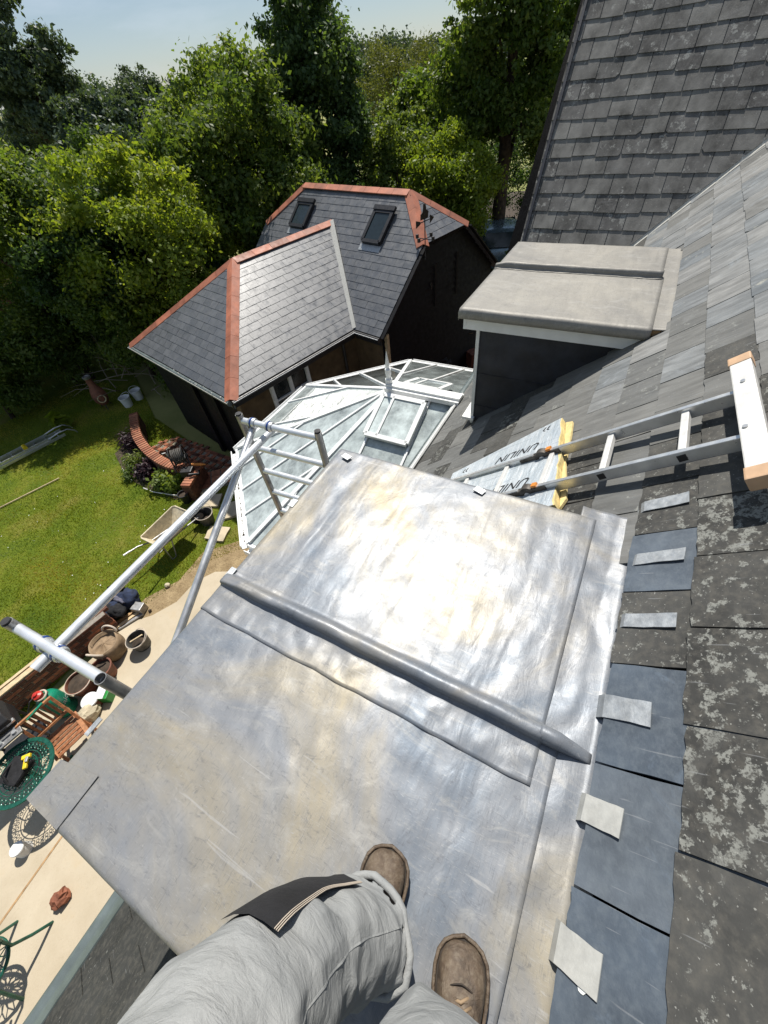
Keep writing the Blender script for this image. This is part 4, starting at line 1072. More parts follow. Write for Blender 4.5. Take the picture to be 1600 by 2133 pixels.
# brick step
stp = thing('brick_step', 'sunlit red brick step at the garden edge below the curved wall', 'step', (3.6, 7.1, 0))
so = Vector((3.33, 7.45, 0)); sd_ = Vector((.62, -.60, 0)).normalized(); sn = Vector((sd_.y, -sd_.x, 0)); sn = sn if sn.x > 0 else -sn; srz = atan2(sd_.y, sd_.x)
mb = MB(); mb.prism([so, so+sd_*.92, so+sd_*.92+sn*.5, so+sn*.5], (0, 0, .085)); mb.build('mortar_core', 'mortar', stp)
for i in range(4): brick_obj(stp, so+sd_*(.115+i*.23)+sn*.055+Vector((0, 0, .065)), (0, 0, srz), (.215, .1025, .066), random.choice(['brick_pale', 'brick_red']))
for i in range(4):
    for j in range(2): brick_obj(stp, so+sd_*(.10+i*.23)+sn*(.22+j*.225)+Vector((0, 0, .065)), (0, 0, srz+pi/2), (.215, .205, .066), random.choice(['brick_pale', 'brick_red']))
# herringbone paving
pv = thing('brick_paving', 'shaded herringbone red brick paving by the outbuilding', 'paving', (4.3, 7.8, 0)); pv['kind'] = 'structure'; del pv['category']
preg = [(4.35, 6.55), (4.15, 7.2), (3.72, 7.75), (3.72, 8.3), (3.8, 8.85), (3.95, 9.4), (4.2, 9.95), (4.8, 9.6), (4.6, 7.0)]
cnt = 0
for i in range(-40, 40):
    for j in range(-40, 40):
        for k in range(2):
            # herringbone lattice
            x = i*.11*1+j*.11; y = -i*.11+j*.11
            x0_, y0_ = 4.2+(i*.11+j*.22*.5), 8.2+(i*.11-j*.22*.5)
            cx_, cy_ = (x0_+.055, y0_) if k == 0 else (x0_, y0_-.055-.11)
            if (i-j) % 2: continue
            if inpoly(np.array([cx_]), np.array([cy_]), preg)[0] and cnt < 290:
                brick_obj(pv, (cx_, cy_, .012), (0, 0, 0 if k == 0 else pi/2), (.205, .098, .03), random.choice(['brick_red', 'brick_dark', 'brick_red'])); cnt += 1
mb = MB(); mb.add([(x, y, .008) for x, y in preg], [tuple(range(len(preg)))]); mb.build('bedding_sand', 'mortar', pv, fix=False)
# stepping stones
def slab(c, w, l, rz, label):
    mb = MB(); pts = []
    for x, y in ((-1, -1), (1, -1), (1, 1), (-1, 1)): pts.append((x*w/2+random.uniform(-.03, .03), y*l/2+random.uniform(-.03, .03)))
    P = []
    for i in range(4):
        for k in range(5):
            q = lerp(pts[i], pts[(i+1) % 4], k/5); P.append((q[0]+random.uniform(-.008, .008), q[1]+random.uniform(-.008, .008)))
    m = Matrix.Rotation(rz, 3, 'Z'); mb.prism([Vector(c)+m @ Vector((x, y, -.02)) for x, y in P], (0, 0, .075))
    o = mb.build('stepping_stone', 'flag_stone', loc=(c[0], c[1], 0)); tag(o, label, 'stepping stone', 'stepping stones across the grass')
slab((3.34, 6.86, 0), .38, .36, .5, 'pale stepping stone second from the brick step')
slab((3.36, 6.20, 0), .46, .52, .75, 'largest pale stepping stone, nearest the conservatory gutter corner')
slab((2.68, 6.06, 0), .36, .46, .35, 'pale stepping stone nearest the wheelbarrow and the bare earth')
slab((3.55, 7.42-.2, 0), .5, .22, -.75, 'narrow pale stepping stone touching the brick step')

# ------------------------------------------------------------------ plants
def leafcloud(cx, cy, cz, n, rx, ry, rz, size, up=.3, shell=.75, aspect=.55):
    """leaf quads (diamonds) scattered in a loose spray round a twig cluster"""
    g = RNG.normal(size=(n, 3)); d = g/np.linalg.norm(g, axis=1)[:, None]
    P = g*.62*np.array([rx, ry, rz])+np.array([cx, cy, cz])
    N = d*.6+RNG.normal(0, .7, (n, 3)); N[:, 2] += up; N /= np.linalg.norm(N, axis=1)[:, None]
    t = RNG.normal(size=(n, 3)); t -= N*(t*N).sum(1)[:, None]; t /= np.linalg.norm(t, axis=1)[:, None]; b = np.cross(N, t)
    s = size*RNG.uniform(.6, 1.35, n)[:, None]
    V = np.empty((n, 4, 3), np.float32)
    V[:, 0] = P-t*s; V[:, 1] = P+b*s*aspect+N*s*.12; V[:, 2] = P+t*s; V[:, 3] = P-b*s*aspect+N*s*.12
    return V.reshape(-1, 3), d
def crown_mesh(blobs, leaves, size, up=.3, tone=0, shell=.45, aspect=.55):
    Vs, T = [], []; tot = sum(b[3]*b[4]+b[4]*b[5]+b[3]*b[5] for b in blobs)
    for b in blobs:
        n = max(20, int(leaves*(b[3]*b[4]+b[4]*b[5]+b[3]*b[5])/tot))
        V, d = leafcloud(*b[:3], n, *b[3:6], size, up, shell, aspect); Vs.append(V)
        T.append(np.clip(.45+tone+RNG.normal(0, .2, n)+RNG.normal(0, .12), 0, 1))
    V = np.concatenate(Vs); return V, np.arange(len(V)).reshape(-1, 4), np.concatenate(T)
def clumps(c, r, n, cr, seed, bottom=-.75):
    g = random.Random(seed); out = []; n = int(n*5)
    while len(out) < n:
        d = Vector((g.gauss(0, 1), g.gauss(0, 1), g.gauss(0, 1))).normalized()
        if d.z < bottom: continue
        wob = 1+.22*noise.noise(d*1.6+Vector((seed*3.1, 0, 0)))
        k = g.uniform(.15, 1.0)**.5*wob*.95; q = g.uniform(.22, .62)*cr
        if g.random() < .3: k *= 1.05; q *= .55          # sprigs that break the outline
        e = g.uniform(.5, 1.0)
        out.append((c[0]+d.x*r[0]*k, c[1]+d.y*r[1]*k, c[2]+d.z*r[2]*k, q*g.uniform(.7, 1.3), q*g.uniform(.7, 1.3), q*e))
    return out
def tree(name, label, cat, base, cz, r, leaves, size, mat, nclump=26, cr=None, seed=1, trunk=.14, limbs=5, tone=0, extra=(), group=None, bottom=-.75, up=.3, lean=(0, 0), tz=0, aspect=.55):
    x, y = base; c = (x+lean[0], y+lean[1], cz); cr = cr or min(r)*.42
    t = thing(name, label, cat, (x, y, 0), group); g = random.Random(seed+99)
    cl = clumps(c, r, nclump, cr, seed, bottom)+list(extra)
    mb = MB(); top = Vector((c[0], c[1], cz+r[2]*.35))
    pts = [Vector((x, y, -.1)), Vector((x+lean[0]*.3+g.uniform(-.1, .1), y+lean[1]*.3+g.uniform(-.1, .1), cz*.45)), Vector((c[0], c[1], cz)), top]
    mb.tube(pts, [trunk*1.25, trunk*.9, trunk*.6, trunk*.2], 9)
    mb.build('trunk', 'bark', t, smooth='all')
    for i in range(limbs):
        b = g.choice(cl); p0 = pts[1].lerp(pts[2], g.uniform(0, 1.0)); p2 = Vector(b[:3]); p1 = p0.lerp(p2, .5)+Vector((0, 0, -.1*r[2]))
        mb = MB(); mb.tube([p0, p1, p2], [trunk*.5, trunk*.32, trunk*.1], 7); mb.build('limb', 'bark', t, smooth='all')
    V, Fq, T = crown_mesh(cl, int(leaves*1.6), size*.66, up, tone, aspect=aspect)
    V = V-np.array(BASE[t.name], np.float32); put('crown', npmesh('crown', V, Fq, tint=T), mat, t); return t
TG = 'trees behind the garden'
tree('broad_tree', 'broad bright green tree with rounded crown behind the outbuilding', 'tree', (12.3, 11.9), 3.9, (2.9, 2.9, 3.0), 52000, .105, 'leaf_mid', 40, .95, 1, .2, 7, .12, group=TG)
tree('bushy_tree', 'yellow green bushy tree, brightest, left of the broad tree', 'tree', (8.1, 12.1), 3.2, (2.2, 2.2, 2.6), 40000, .09, 'leaf_bright', 34, .75, 2, .14, 6, .1, group=TG)
tree('tall_tree', 'tall dark green tree rising above the outbuilding ridge', 'tree', (15.6, 11.0), 5.2, (1.75, 1.75, 3.6), 42000, .10, 'leaf_dark', 38, .75, 3, .2, 7, .25, group=TG, bottom=-.95)
tree('oak_tree', 'large tree with forked dark trunk beside the steep roof', 'tree', (19.4, 5.6), 6.0, (2.5, 2.5, 3.2), 40000, .115, 'leaf_mid', 34, .85, 4, .26, 9, .0, group=TG, bottom=-.85)
tree('willow_tree', 'olive green feathery tree between the tall tree and the oak', 'tree', (27.2, 13.0), 4.0, (3.4, 3.4, 3.3), 34000, .11, 'leaf_olive', 34, 1.1, 5, .25, 6, 0, group=TG, up=-.2, aspect=.3)
tree('round_shrub', 'rounded lime topped shrub behind the outbuilding right end', 'shrub', (15.9, 6.4), 2.8, (1.75, 1.75, 1.95), 30000, .085, 'leaf_bright', 28, .6, 6, .1, 5, .0, group=TG)
tree('leafy_shrub', 'leafy shrub with pale sprigs left of the round shrub', 'shrub', (16.6, 8.6), 3.2, (1.3, 1.3, 2.1), 20000, .09, 'leaf_mid', 22, .55, 7, .1, 5, .2, group=TG)
tree('leaning_tree', 'tree at left edge with a bare dark trunk above the sunlit grass', 'tree', (6.0, 15.2), 4.5, (2.2, 2.1, 1.25), 30000, .085, 'leaf_mid', 28, .65, 8, .12, 5, .1, group=TG, lean=(.3, -.2))
tree('shade_tree', 'dark spreading tree over the shaded corner of the lawn', 'tree', (8.0, 14.2), 3.9, (1.9, 1.9, 1.6), 26000, .085, 'leaf_dark', 26, .65, 13, .12, 5, .1, group=TG)
tree('ivy_tree', 'dense tree filling the gap right of the leaning tree', 'tree', (9.6, 15.2), 3.4, (1.9, 1.9, 2.4), 22000, .095, 'leaf_mid', 26, .65, 9, .12, 5, .0, group=TG)
tree('edge_tree', 'tree cut by the left picture edge above the neighbour house', 'tree', (6.6, 20.5), 3.8, (2.0, 2.0, 2.2), 18000, .10, 'leaf_mid', 24, .7, 10, .12, 5, .0, group=TG)
tree('thorn_tree', 'dark tree between the broad tree and the tall tree', 'tree', (14.6, 13.6), 3.8, (2.0, 2.0, 3.0), 24000, .10, 'leaf_dark', 26, .7, 11, .14, 5, .1, group=TG)
tree('hazel_tree', 'mid green tree behind the round shrub below the willow', 'tree', (20.5, 9.2), 3.2, (2.3, 2.3, 2.6), 22000, .11, 'leaf_mid', 26, .8, 12, .14, 5, .0, group=TG)
tree('corner_tree', 'dense tree over the dark shade at the left edge', 'tree', (7.6, 17.8), 4.0, (2.1, 2.1, 1.9), 26000, .09, 'leaf_mid', 28, .7, 14, .12, 5, .0, group=TG)
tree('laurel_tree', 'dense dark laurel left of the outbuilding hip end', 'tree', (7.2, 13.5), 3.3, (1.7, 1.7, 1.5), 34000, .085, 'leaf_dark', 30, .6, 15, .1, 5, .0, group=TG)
HG = 'dark undergrowth round the garden'
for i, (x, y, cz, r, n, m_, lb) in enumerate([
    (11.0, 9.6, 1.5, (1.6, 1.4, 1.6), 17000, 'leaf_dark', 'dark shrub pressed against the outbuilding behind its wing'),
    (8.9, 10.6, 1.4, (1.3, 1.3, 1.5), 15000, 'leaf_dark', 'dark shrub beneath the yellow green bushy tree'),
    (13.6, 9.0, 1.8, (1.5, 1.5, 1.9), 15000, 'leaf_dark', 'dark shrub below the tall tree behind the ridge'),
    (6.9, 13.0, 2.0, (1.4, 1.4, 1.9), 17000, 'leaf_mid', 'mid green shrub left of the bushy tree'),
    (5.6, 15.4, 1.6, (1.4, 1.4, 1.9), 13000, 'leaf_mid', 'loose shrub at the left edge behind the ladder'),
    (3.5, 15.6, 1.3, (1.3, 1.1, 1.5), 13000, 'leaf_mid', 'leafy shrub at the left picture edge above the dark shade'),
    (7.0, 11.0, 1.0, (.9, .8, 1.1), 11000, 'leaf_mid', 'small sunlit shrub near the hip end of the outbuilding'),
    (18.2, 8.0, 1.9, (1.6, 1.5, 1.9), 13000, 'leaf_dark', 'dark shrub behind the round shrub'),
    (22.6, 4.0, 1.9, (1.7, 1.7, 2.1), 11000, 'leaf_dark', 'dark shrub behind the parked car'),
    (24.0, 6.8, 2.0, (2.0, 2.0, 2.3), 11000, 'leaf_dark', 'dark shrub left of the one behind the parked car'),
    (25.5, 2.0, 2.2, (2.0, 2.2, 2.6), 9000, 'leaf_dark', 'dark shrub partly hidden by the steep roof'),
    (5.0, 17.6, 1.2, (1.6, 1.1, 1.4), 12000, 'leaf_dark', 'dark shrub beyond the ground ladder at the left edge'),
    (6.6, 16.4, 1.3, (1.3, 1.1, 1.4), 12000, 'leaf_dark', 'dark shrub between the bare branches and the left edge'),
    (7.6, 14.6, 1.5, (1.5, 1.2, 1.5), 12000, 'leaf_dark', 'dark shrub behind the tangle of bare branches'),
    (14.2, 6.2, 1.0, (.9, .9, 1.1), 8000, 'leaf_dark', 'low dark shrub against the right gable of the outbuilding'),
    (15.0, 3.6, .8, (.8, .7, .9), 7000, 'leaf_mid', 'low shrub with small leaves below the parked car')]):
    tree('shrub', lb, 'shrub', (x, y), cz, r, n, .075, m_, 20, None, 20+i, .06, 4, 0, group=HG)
LG = 'dark trees across the field'
for i, (x, y, cz, r, n, lb) in enumerate([
    (23.4, 38.9, 6.6, (3.6, 3.6, 5.0), 24000, 'great dark tree at the top left corner'),
    (29.0, 38.5, 3.6, (3.6, 3.6, 3.2), 17000, 'dark tree right of the great tree at top left'),
    (21.0, 31.0, 3.6, (2.8, 2.8, 3.3), 14000, 'dark lower tree in front of the great tree at left'),
    (38.0, 47.0, 4.2, (3.6, 3.6, 3.8), 13000, 'dark conical tree against the sky, left of the far hedge trees')]):
    tree('field_tree', lb, 'tree', (x, y), cz, r, n, .2, 'leaf_hazed', 34, min(r)*.3, 40+i, .4, 5, .15, group=LG)
FG = 'trees on the horizon'
for i, (px, d, h, w) in enumerate([(255, 105, 9.5, 6), (300, 120, 9, 6), (350, 118, 8.5, 5), (405, 130, 9, 6), (470, 112, 9, 6), (745, 120, 11, 6), (775, 125, 10.5, 5), (815, 110, 11, 6), (860, 118, 9.5, 6), (905, 100, 9.5, 5), (180, 90, 9.5, 6), (110, 80, 10.5, 6), (30, 85, 10, 7), (950, 95, 9, 6), (1010, 90, 8, 5), (520, 120, 9, 6), (590, 120, 9, 6), (680, 118, 9, 6)]):
    v = (rt*((px-800)/FPX)+dn*((200-1066.5)/FPX)+fwd); v.z = 0; v.normalize(); x, y = v.x*d, v.y*d
    tree('distant_tree', ('rounded tree on the horizon, number %d from the left' % 0) if 0 else ['far tree on the left horizon, first beside the dark conical tree', 'far tree second along the left horizon', 'far tree third along the left horizon', 'far tree behind the broad tree top, left side', 'far tree behind the broad tree top, right side', 'bluish poplar like far tree beside the tall tree', 'bluish far tree second right of the tall tree', 'bluish far tree between tall tree and willow, highest one', 'bluish far tree just left of the willow top', 'far tree behind the willow crown', 'far tree behind the great dark tree, right side', 'far tree behind the great dark tree, left side', 'far tree at the left picture edge', 'far tree behind the willow right side', 'far tree behind the oak trunk', 'far tree left of the tall tree top', 'far tree directly behind the tall tree', 'far tree behind the tall tree right side'][i], 'tree', (x, y), h*.44, (w, w, h*.42), 4200, .42, 'leaf_hazed', 16, w*.42, 60+i, .3, 2, 0, group=FG)
# flower bed plants
PG = 'plants in the flower bed'
def plant(c, r, h, n, size, mat, label, blobs=5, asp=.5):
    g = random.Random(int(c[0]*100+c[1]*37)); t = thing('bed_plant', label, 'plant', (c[0], c[1], 0), PG)
    bl = [(c[0]+g.uniform(-.6, .6)*r, c[1]+g.uniform(-.6, .6)*r, h*.5*g.uniform(.7, 1.2), r*.5, r*.5, h*.45) for _ in range(blobs)]
    V, Fq, T = crown_mesh(bl, n, size, .7, 0, aspect=asp); V = V-np.array([c[0], c[1], 0], np.float32); V[:, 2] = np.maximum(V[:, 2], .005)
    put('foliage', npmesh('foliage', V, Fq, tint=T), mat, t)
    mb = MB()
    for b in bl: mb.tube([(c[0], c[1], 0), b[:3]], [.008, .004], 5)
    mb.build('stems', 'twig', t)
plant((4.0, 10.45), .28, .42, 1300, .05, 'leaf_purple', 'dark purple spiky plant at the far end of the curved wall', 6, .18)
plant((3.55, 9.55), .28, .35, 1100, .05, 'leaf_lime', 'lime green spiky plant beside the middle of the curved wall', 5, .25)
plant((3.42, 9.05), .24, .32, 1000, .05, 'leaf_purple', 'dark purple leafy plant beside the curved wall', 6)
plant((3.30, 8.40), .24, .32, 700, .06, 'leaf_lime', 'pale variegated plant in the middle of the flower bed', 5)
plant((3.34, 8.02), .24, .34, 800, .055, 'leaf_bright', 'broad leaved green plant near the hose reel', 5)
plant((3.16, 9.35), .2, .25, 700, .05, 'leaf_mid', 'green tuft at the bed edge', 4, .2)
mb = MB(); mb.add([(x, y, .012) for x, y in [(4.3, 10.9), (3.6, 10.7), (3.1, 9.6), (3.0, 8.6), (3.05, 7.7), (3.3, 7.4), (3.6, 7.7), (3.6, 8.8), (3.95, 9.8), (4.35, 10.5)]], [tuple(range(10))]); tag(mb.build('flower_bed', 'soil', fix=False), kind='structure')
mb = MB(); mb.tube([(3.25, 9.9, .05), (3.10, 9.5, .05), (3.06, 9.28, .04)], .014, 8); o = mb.build('edging_pole', 'alloy_pale', loc=(3.2, 9.6, 0), smooth='all'); tag(o, 'short pale pole edging the flower bed, farther one', 'pole')
mb = MB(); mb.tube([(2.98, 8.75, .05), (2.98, 8.4, .06), (3.12, 7.75, .06)], .014, 8); o = mb.build('edging_pole', 'alloy_pale', loc=(3.0, 8.3, 0), smooth='all'); tag(o, 'longer pale pole edging the flower bed, nearer one', 'pole')
# a single broad leaf plant in the shade
plant((3.75, 13.3), .22, .4, 40, .22, 'leaf_bright', 'big bright leaf catching sun above the ground ladders', 2, .6)
plant((11.2, 4.25), .12, .25, 160, .03, 'pink', 'small pink flowering plant behind the conservatory', 2)
# bare branches heap
db = thing('dead_branches', 'tangle of bare branches in the shade left of the outbuilding', 'branches', (5.9, 12.6, 0)); g = random.Random(5)
for i in range(16):
    mb = MB(); p = Vector((5.9+g.uniform(-.5, .5), 12.5+g.uniform(-.7, .6), g.uniform(.2, .8))); d = Vector((g.uniform(-1, 1), g.uniform(-1, 1), g.uniform(.1, .8))).normalized(); pts = [p]
    for k in range(6): d = (d+Vector((g.uniform(-.3, .3), g.uniform(-.3, .3), g.uniform(-.25, .15)))).normalized(); pts.append(pts[-1]+d*.3)
    mb.tube(pts, [.016-.002*k for k in range(7)], 5); mb.build('branch', 'twig', db)
# neighbouring brick house at the left edge
nb_ = thing('neighbour_house', 'brick house wall with a framed window beyond the trees at left', 'house', (8.2, 27, 0))
mb = MB(); mb.box((7.6, 27.6, 1.5), (6.4, 4, 3.0)); mb.build('wall', 'brick_dark', nb_)
mb = MB(); mb.prism([(4.2, 25.3, 3.0), (11, 25.3, 3.0), (11, 27.6, 4.9), (4.2, 27.6, 4.9)], (0, 0, .1)); mb.build('roof', 'roof_far', nb_)
mb = MB()
for p, q in (((8.6, 1.0), (9.6, 1.0)), ((8.6, 2.3), (9.6, 2.3)), ((8.6, 1.0), (8.6, 2.3)), ((9.6, 1.0), (9.6, 2.3))): mb.bar((p[0], 25.57, p[1]), (q[0], 25.57, q[1]), .09, .06, (0, 1, 0))
wdw = mb.build('window', 'timber_pale', nb_)
mb = MB(); mb.box((9.1, 25.585, 1.65), (.95, .01, 1.25)); mb.build('pane', 'window_dark', wdw)
sheet('neighbour_lawn', [(6, 20), (14, 20), (15, 25.5), (6, 25.5)], .02, 'lawn')
# overhead cables
for k, (z0, z1, lb) in enumerate(((8.6, 8.9, 'upper thin overhead cable at top right beside the steep roof'), (8.35, 8.6, 'lower thin overhead cable at top right beside the steep roof'))):
    mb = MB(); mb.tube([(28.2, 6.6, z0-2.0), (25.5, 5.1, z0-1.75), (23.0, 3.8, z0-1.4), (18, 1.0, z0-.9)], .012, 5); o = mb.build('overhead_cable', 'rubber', loc=(25, 5, z0-1.7)); tag(o, lb, 'cable')

# ------------------------------------------------------------------ things on the ground
def ring(c, r, tube, n=28, arc=(0, 2*pi), tilt=None, sx=1, sy=1):
    m = tilt or Matrix.Identity(3)
    return [Vector(c)+m @ Vector((cos(a)*r*sx, sin(a)*r*sy, 0)) for a in np.linspace(arc[0], arc[1], n)]
def bucket(name, label, c, r0, r1, h, mat, rim, inner, handle=None, cat='bucket', group=None, tilt=None, fill=.35, lid=False):
    t = thing(name, label, cat, c, group); cv = Vector(c); m = tilt or Matrix.Identity(3)
    mb = MB(); mb.lathe([(r0, 0), (r1, h), (r1-.012, h), (r0-.008, .015), (.001, .015)], cv, 24, m); mb.build('body', mat, t, smooth=True)
    mb = MB(); mb.tube(ring(cv+m @ Vector((0, 0, h-.006)), r1+.002, 0, 33, tilt=m), .008, 7, caps=False); mb.build('rim', rim, t, smooth=True)
    if fill:
        mb = MB(); q = fill; mb.lathe([(r0+(r1-r0)*q-.012, h*q), (.02, h*q+.02), (.001, h*q+.025)], cv, 20, m, cap_bottom=False); mb.build('contents', inner, t, smooth=True)
    if lid:
        mb = MB(); mb.lathe([(r1+.006, h-.02), (r1+.006, h+.006), (r1-.02, h+.012), (.001, h+.010)], cv, 24, m, cap_bottom=False); mb.build('lid', lid, t, smooth=True)
    if handle:
        a0, hang = handle; d = Vector((cos(a0), sin(a0), 0)); s_ = Vector((-d.y, d.x, 0))
        pts = [cv+m @ (s_*cos(a)*r1*1.02+d*sin(a)*r1*hang+Vector((0, 0, h-.02+sin(a)*r1*.5))) for a in np.linspace(0, pi, 15)]
        mb = MB(); mb.tube(pts, .005, 6); mb.build('handle', rim, t, smooth=True)
    return t
# wheelbarrow
wbw = thing('wheelbarrow', 'cream wheelbarrow standing on the lawn edge', 'wheelbarrow', (2.2, 6.6, 0))
def tray_pt(u, v, z): return Vector((2.18+u, 6.64+v, z))
top = [(-.43, -.22), (.38, -.235), (.42, -.19), (.42, .19), (.38, .235), (-.43, .22), (-.455, .17), (-.455, -.17)]
bot = [(-.30, -.15), (.13, -.15), (.15, -.12), (.15, .12), (.13, .15), (-.30, .15), (-.32, .12), (-.32, -.12)]
mb = MB(); n = 8
vs = [tray_pt(*p, .60 if p[0] < 0 else .62) for p in top]+[tray_pt(*p, .36) for p in bot]
mb.add(vs, [tuple(range(8, 16))]+[(i, (i+1) % 8, 8+(i+1) % 8, 8+i) for i in range(8)])
o = mb.build('tray', 'barrow_cream', wbw); md = o.modifiers.new('thickness', 'SOLIDIFY'); md.thickness = .006
mb = MB(); mb.tube([tray_pt(*p, .605 if p[0] < 0 else .625) for p in top]+[tray_pt(*top[0], .605)], .014, 8); mb.build('rim', 'barrow_cream', wbw, smooth=True)
mb = MB(); mb.add([tray_pt(p[0]*.98, p[1]*.98, .366) for p in bot], [tuple(range(8))]); mb.build('dried_mortar', 'cement_stain', wbw, fix=False)
for sgn in (-1, 1):
    mb = MB(); mb.tube([tray_pt(.62, sgn*.05, .2), tray_pt(.2, sgn*.13, .33), tray_pt(-.42, sgn*.17, .42), tray_pt(-.60, sgn*.20, .5), tray_pt(-.85, sgn*.24, .53)], .016, 8); mb.build('handle_tube', 'galv_dull', wbw, smooth=True)
    mb = MB(); mb.tube([tray_pt(-.74, sgn*.225, .52), tray_pt(-.87, sgn*.245, .532)], .020, 8); mb.build('grip', 'alloy_pale', wbw, smooth=True)
    mb = MB(); mb.tube([tray_pt(-.15, sgn*.15, .36), tray_pt(-.28, sgn*.2, .02), tray_pt(-.38, sgn*.2, .02), tray_pt(-.36, sgn*.16, .38)], .013, 7); mb.build('leg', 'galv_dull', wbw, smooth=True)
mb = MB(); cwh = tray_pt(.62, 0, .19)
mb.tube([cwh+Vector((cos(a)*.14, 0, sin(a)*.14)) for a in np.linspace(0, 2*pi, 25)], .045, 10, caps=False); wh = mb.build('tyre', 'rubber', wbw, smooth=True)
mb = MB(); mb.tube([cwh-Vector((0, .05, 0)), cwh+Vector((0, .05, 0))], .09, 16); mb.build('rim', 'galv_dull', wh, smooth=True)
bucket('tub_bucket', 'cement stained bucket with pale rim in front of the wheelbarrow', (2.86, 6.50, 0), .13, .18, .27, 'bucket_grey', 'rope_pale', 'soil', (.5, 1.25))
# ladders on the grass at the left
gl = thing('ground_ladder', 'aluminium extension ladder lying at the left edge of the lawn', 'ladder', (2.6, 13.0, 0))
ga_, gb_ = Vector((3.55, 12.75, .12)), Vector((.3, 13.45, .12)); gd = (gb_-ga_).normalized(); gs = Vector((gd.y, -gd.x, 0)); gs = gs if gs.y > 0 else -gs
for k, (off, z, st) in enumerate(((0, .12, 0), (.36, .12, 0), (.03, .19, .35), (.33, .19, .35))):
    mb = MB(); p = ga_+gs*off+gd*st; mb.bar(zz(p, z), zz(gb_+gs*off, z), .03, .065); mb.build('rail', 'alloy', gl)
for i in range(11):
    mb = MB(); p = ga_+gd*(.15+i*.29); mb.tube([zz(p, .12), zz(p+gs*.36, .12)], .015, 8); mb.build('rung', 'alloy', gl)
for off in (0, .36):
    mb = MB(); p = ga_+gs*off; mb.tube([zz(p+gd*.4, .2), zz(p+gd*.1, .24), zz(p-gd*.12, .22), zz(p-gd*.25, .10), zz(p-gd*.28, .02)], .017, 8); mb.build('roof_hook', 'galv', gl, smooth=True)
for off in (.06, .16):
    mb = MB(); p = ga_+gd*.95+gs*off; mb.tube([zz(p, .26)-gs*.02, zz(p, .26)+gs*.02], .055, 14); mb.build('wheel', 'yellow', gl, smooth=True)
mb = MB(); mb.tube([(.9, 11.75, .03), (2.35, 11.25, .03)], .016, 8); o = mb.build('wooden_pole', 'timber_pale', loc=(1.6, 11.5, 0)); tag(o, 'thin pale pole lying on the lawn below the ground ladder', 'pole')
# chimenea and buckets in the shade
ch = thing('chimenea', 'terracotta chimenea with pale chimney in the dark shade', 'chimenea', (5.05, 13.0, 0))
mb = MB(); c0 = Vector((5.05, 13.0, 0)); mb.lathe([(.10, .12), (.19, .25), (.21, .42), (.17, .58), (.10, .72), (.085, .95), (.10, 1.0), (.08, 1.0), (.065, .95), (.07, .75)], c0, 22); mb.build('body', 'terracotta', ch, smooth=True)
mb = MB(); mb.lathe([(.102, .96), (.112, 1.02), (.085, 1.03), (.07, .96)], c0, 20, cap_bottom=False); mb.build('chimney_rim', 'galv_dull', ch, smooth=True)
dv = Vector((-.36, -.93, 0)); mb = MB(); mm = Matrix((Vector((.93, -.36, 0)), Vector((0, 0, 1)), dv)).transposed()
mb.tube(ring(c0+dv*.185+Vector((0, 0, .36)), .105, 0, 21, tilt=mm), .018, 8, caps=False); mb.build('mouth_rim', 'timber_pale', ch, smooth=True)
mb = MB(); mb.add(ring(c0+dv*.19+Vector((0, 0, .36)), .10, 0, 16, tilt=mm), [tuple(range(16))]); mb.build('mouth', 'plastic_black', ch, fix=False)
for a in range(3):
    mb = MB(); mb.tube([c0+Vector((cos(a*2.1)*.11, sin(a*2.1)*.11, .15)), c0+Vector((cos(a*2.1)*.18, sin(a*2.1)*.18, 0))], .012, 6); mb.build('leg', 'steel_dark', ch)
bucket('plastic_bucket', 'white plastic bucket nearer the chimenea in the dark shade', (5.35, 12.35, 0), .12, .155, .3, 'plastic_white', 'plastic_white', 'soil', (.3, 1.2))
bucket('plastic_bucket', 'white plastic bucket farther from the chimenea in the dark shade', (5.75, 12.35, 0), .12, .155, .3, 'plastic_white', 'plastic_white', 'soil', (1.3, 1.2))
# hose reel on the wall pier
hr = thing('hose_reel', 'black garden hose reel on the brick wall corner', 'hose reel', (3.72, 7.75, .47)); hc = Vector((3.70, 7.86, .74)); hx = Vector((.62, .78, 0)); hy = Vector((-.78, .62, 0))
for k in range(6):
    mb = MB(); c = hc+hy*(-.10+k*.04); mb.tube([c+hx*cos(a)*(.155+.008*(k % 2))+Vector((0, 0, sin(a)*(.155+.008*(k % 2)))) for a in np.linspace(0, 2*pi, 25)], .017, 7, caps=False); mb.build('hose_coil', 'bucket_grey', hr, smooth=True)
for k in (-.14, .14):
    mb = MB(); c = hc+hy*k; mb.tube([c+hx*cos(a)*.21+Vector((0, 0, sin(a)*.21)) for a in np.linspace(0, 2*pi, 25)], .014, 7, caps=False)
    for a in range(4): mb.tube([c, c+hx*cos(a*pi/2)*.2+Vector((0, 0, sin(a*pi/2)*.2))], .012, 6)
    mb.build('flange', 'plastic_black', hr, smooth=True)
for k in (-.17, .17):
    mb = MB(); c = hc+hy*k; mb.tube([c, c+hx*.2-Vector((0, 0, .27))], .014, 7); mb.build('leg', 'plastic_black', hr)
    mb = MB(); mb.tube([c, c-hx*.2-Vector((0, 0, .27))], .014, 7); mb.build('leg', 'plastic_black', hr)
mb = MB(); mb.tube([hc+hy*.17, hc+hy*.2+Vector((0, 0, .18)), hc+hy*.27+Vector((0, 0, .18))], .012, 7); mb.build('crank', 'alloy_pale', hr)
mb = MB(); c = Vector((3.55, 7.55, .5)); mb.box(c, (.2, .26, .16), .5); mb.tube([c+Vector((-.1, -.15, .05)), c+Vector((.05, -.3, .0)), c+Vector((.15, -.2, -.02))], .03, 8); mb.build('motor_box', 'plastic_black', hr, bevel=.02)
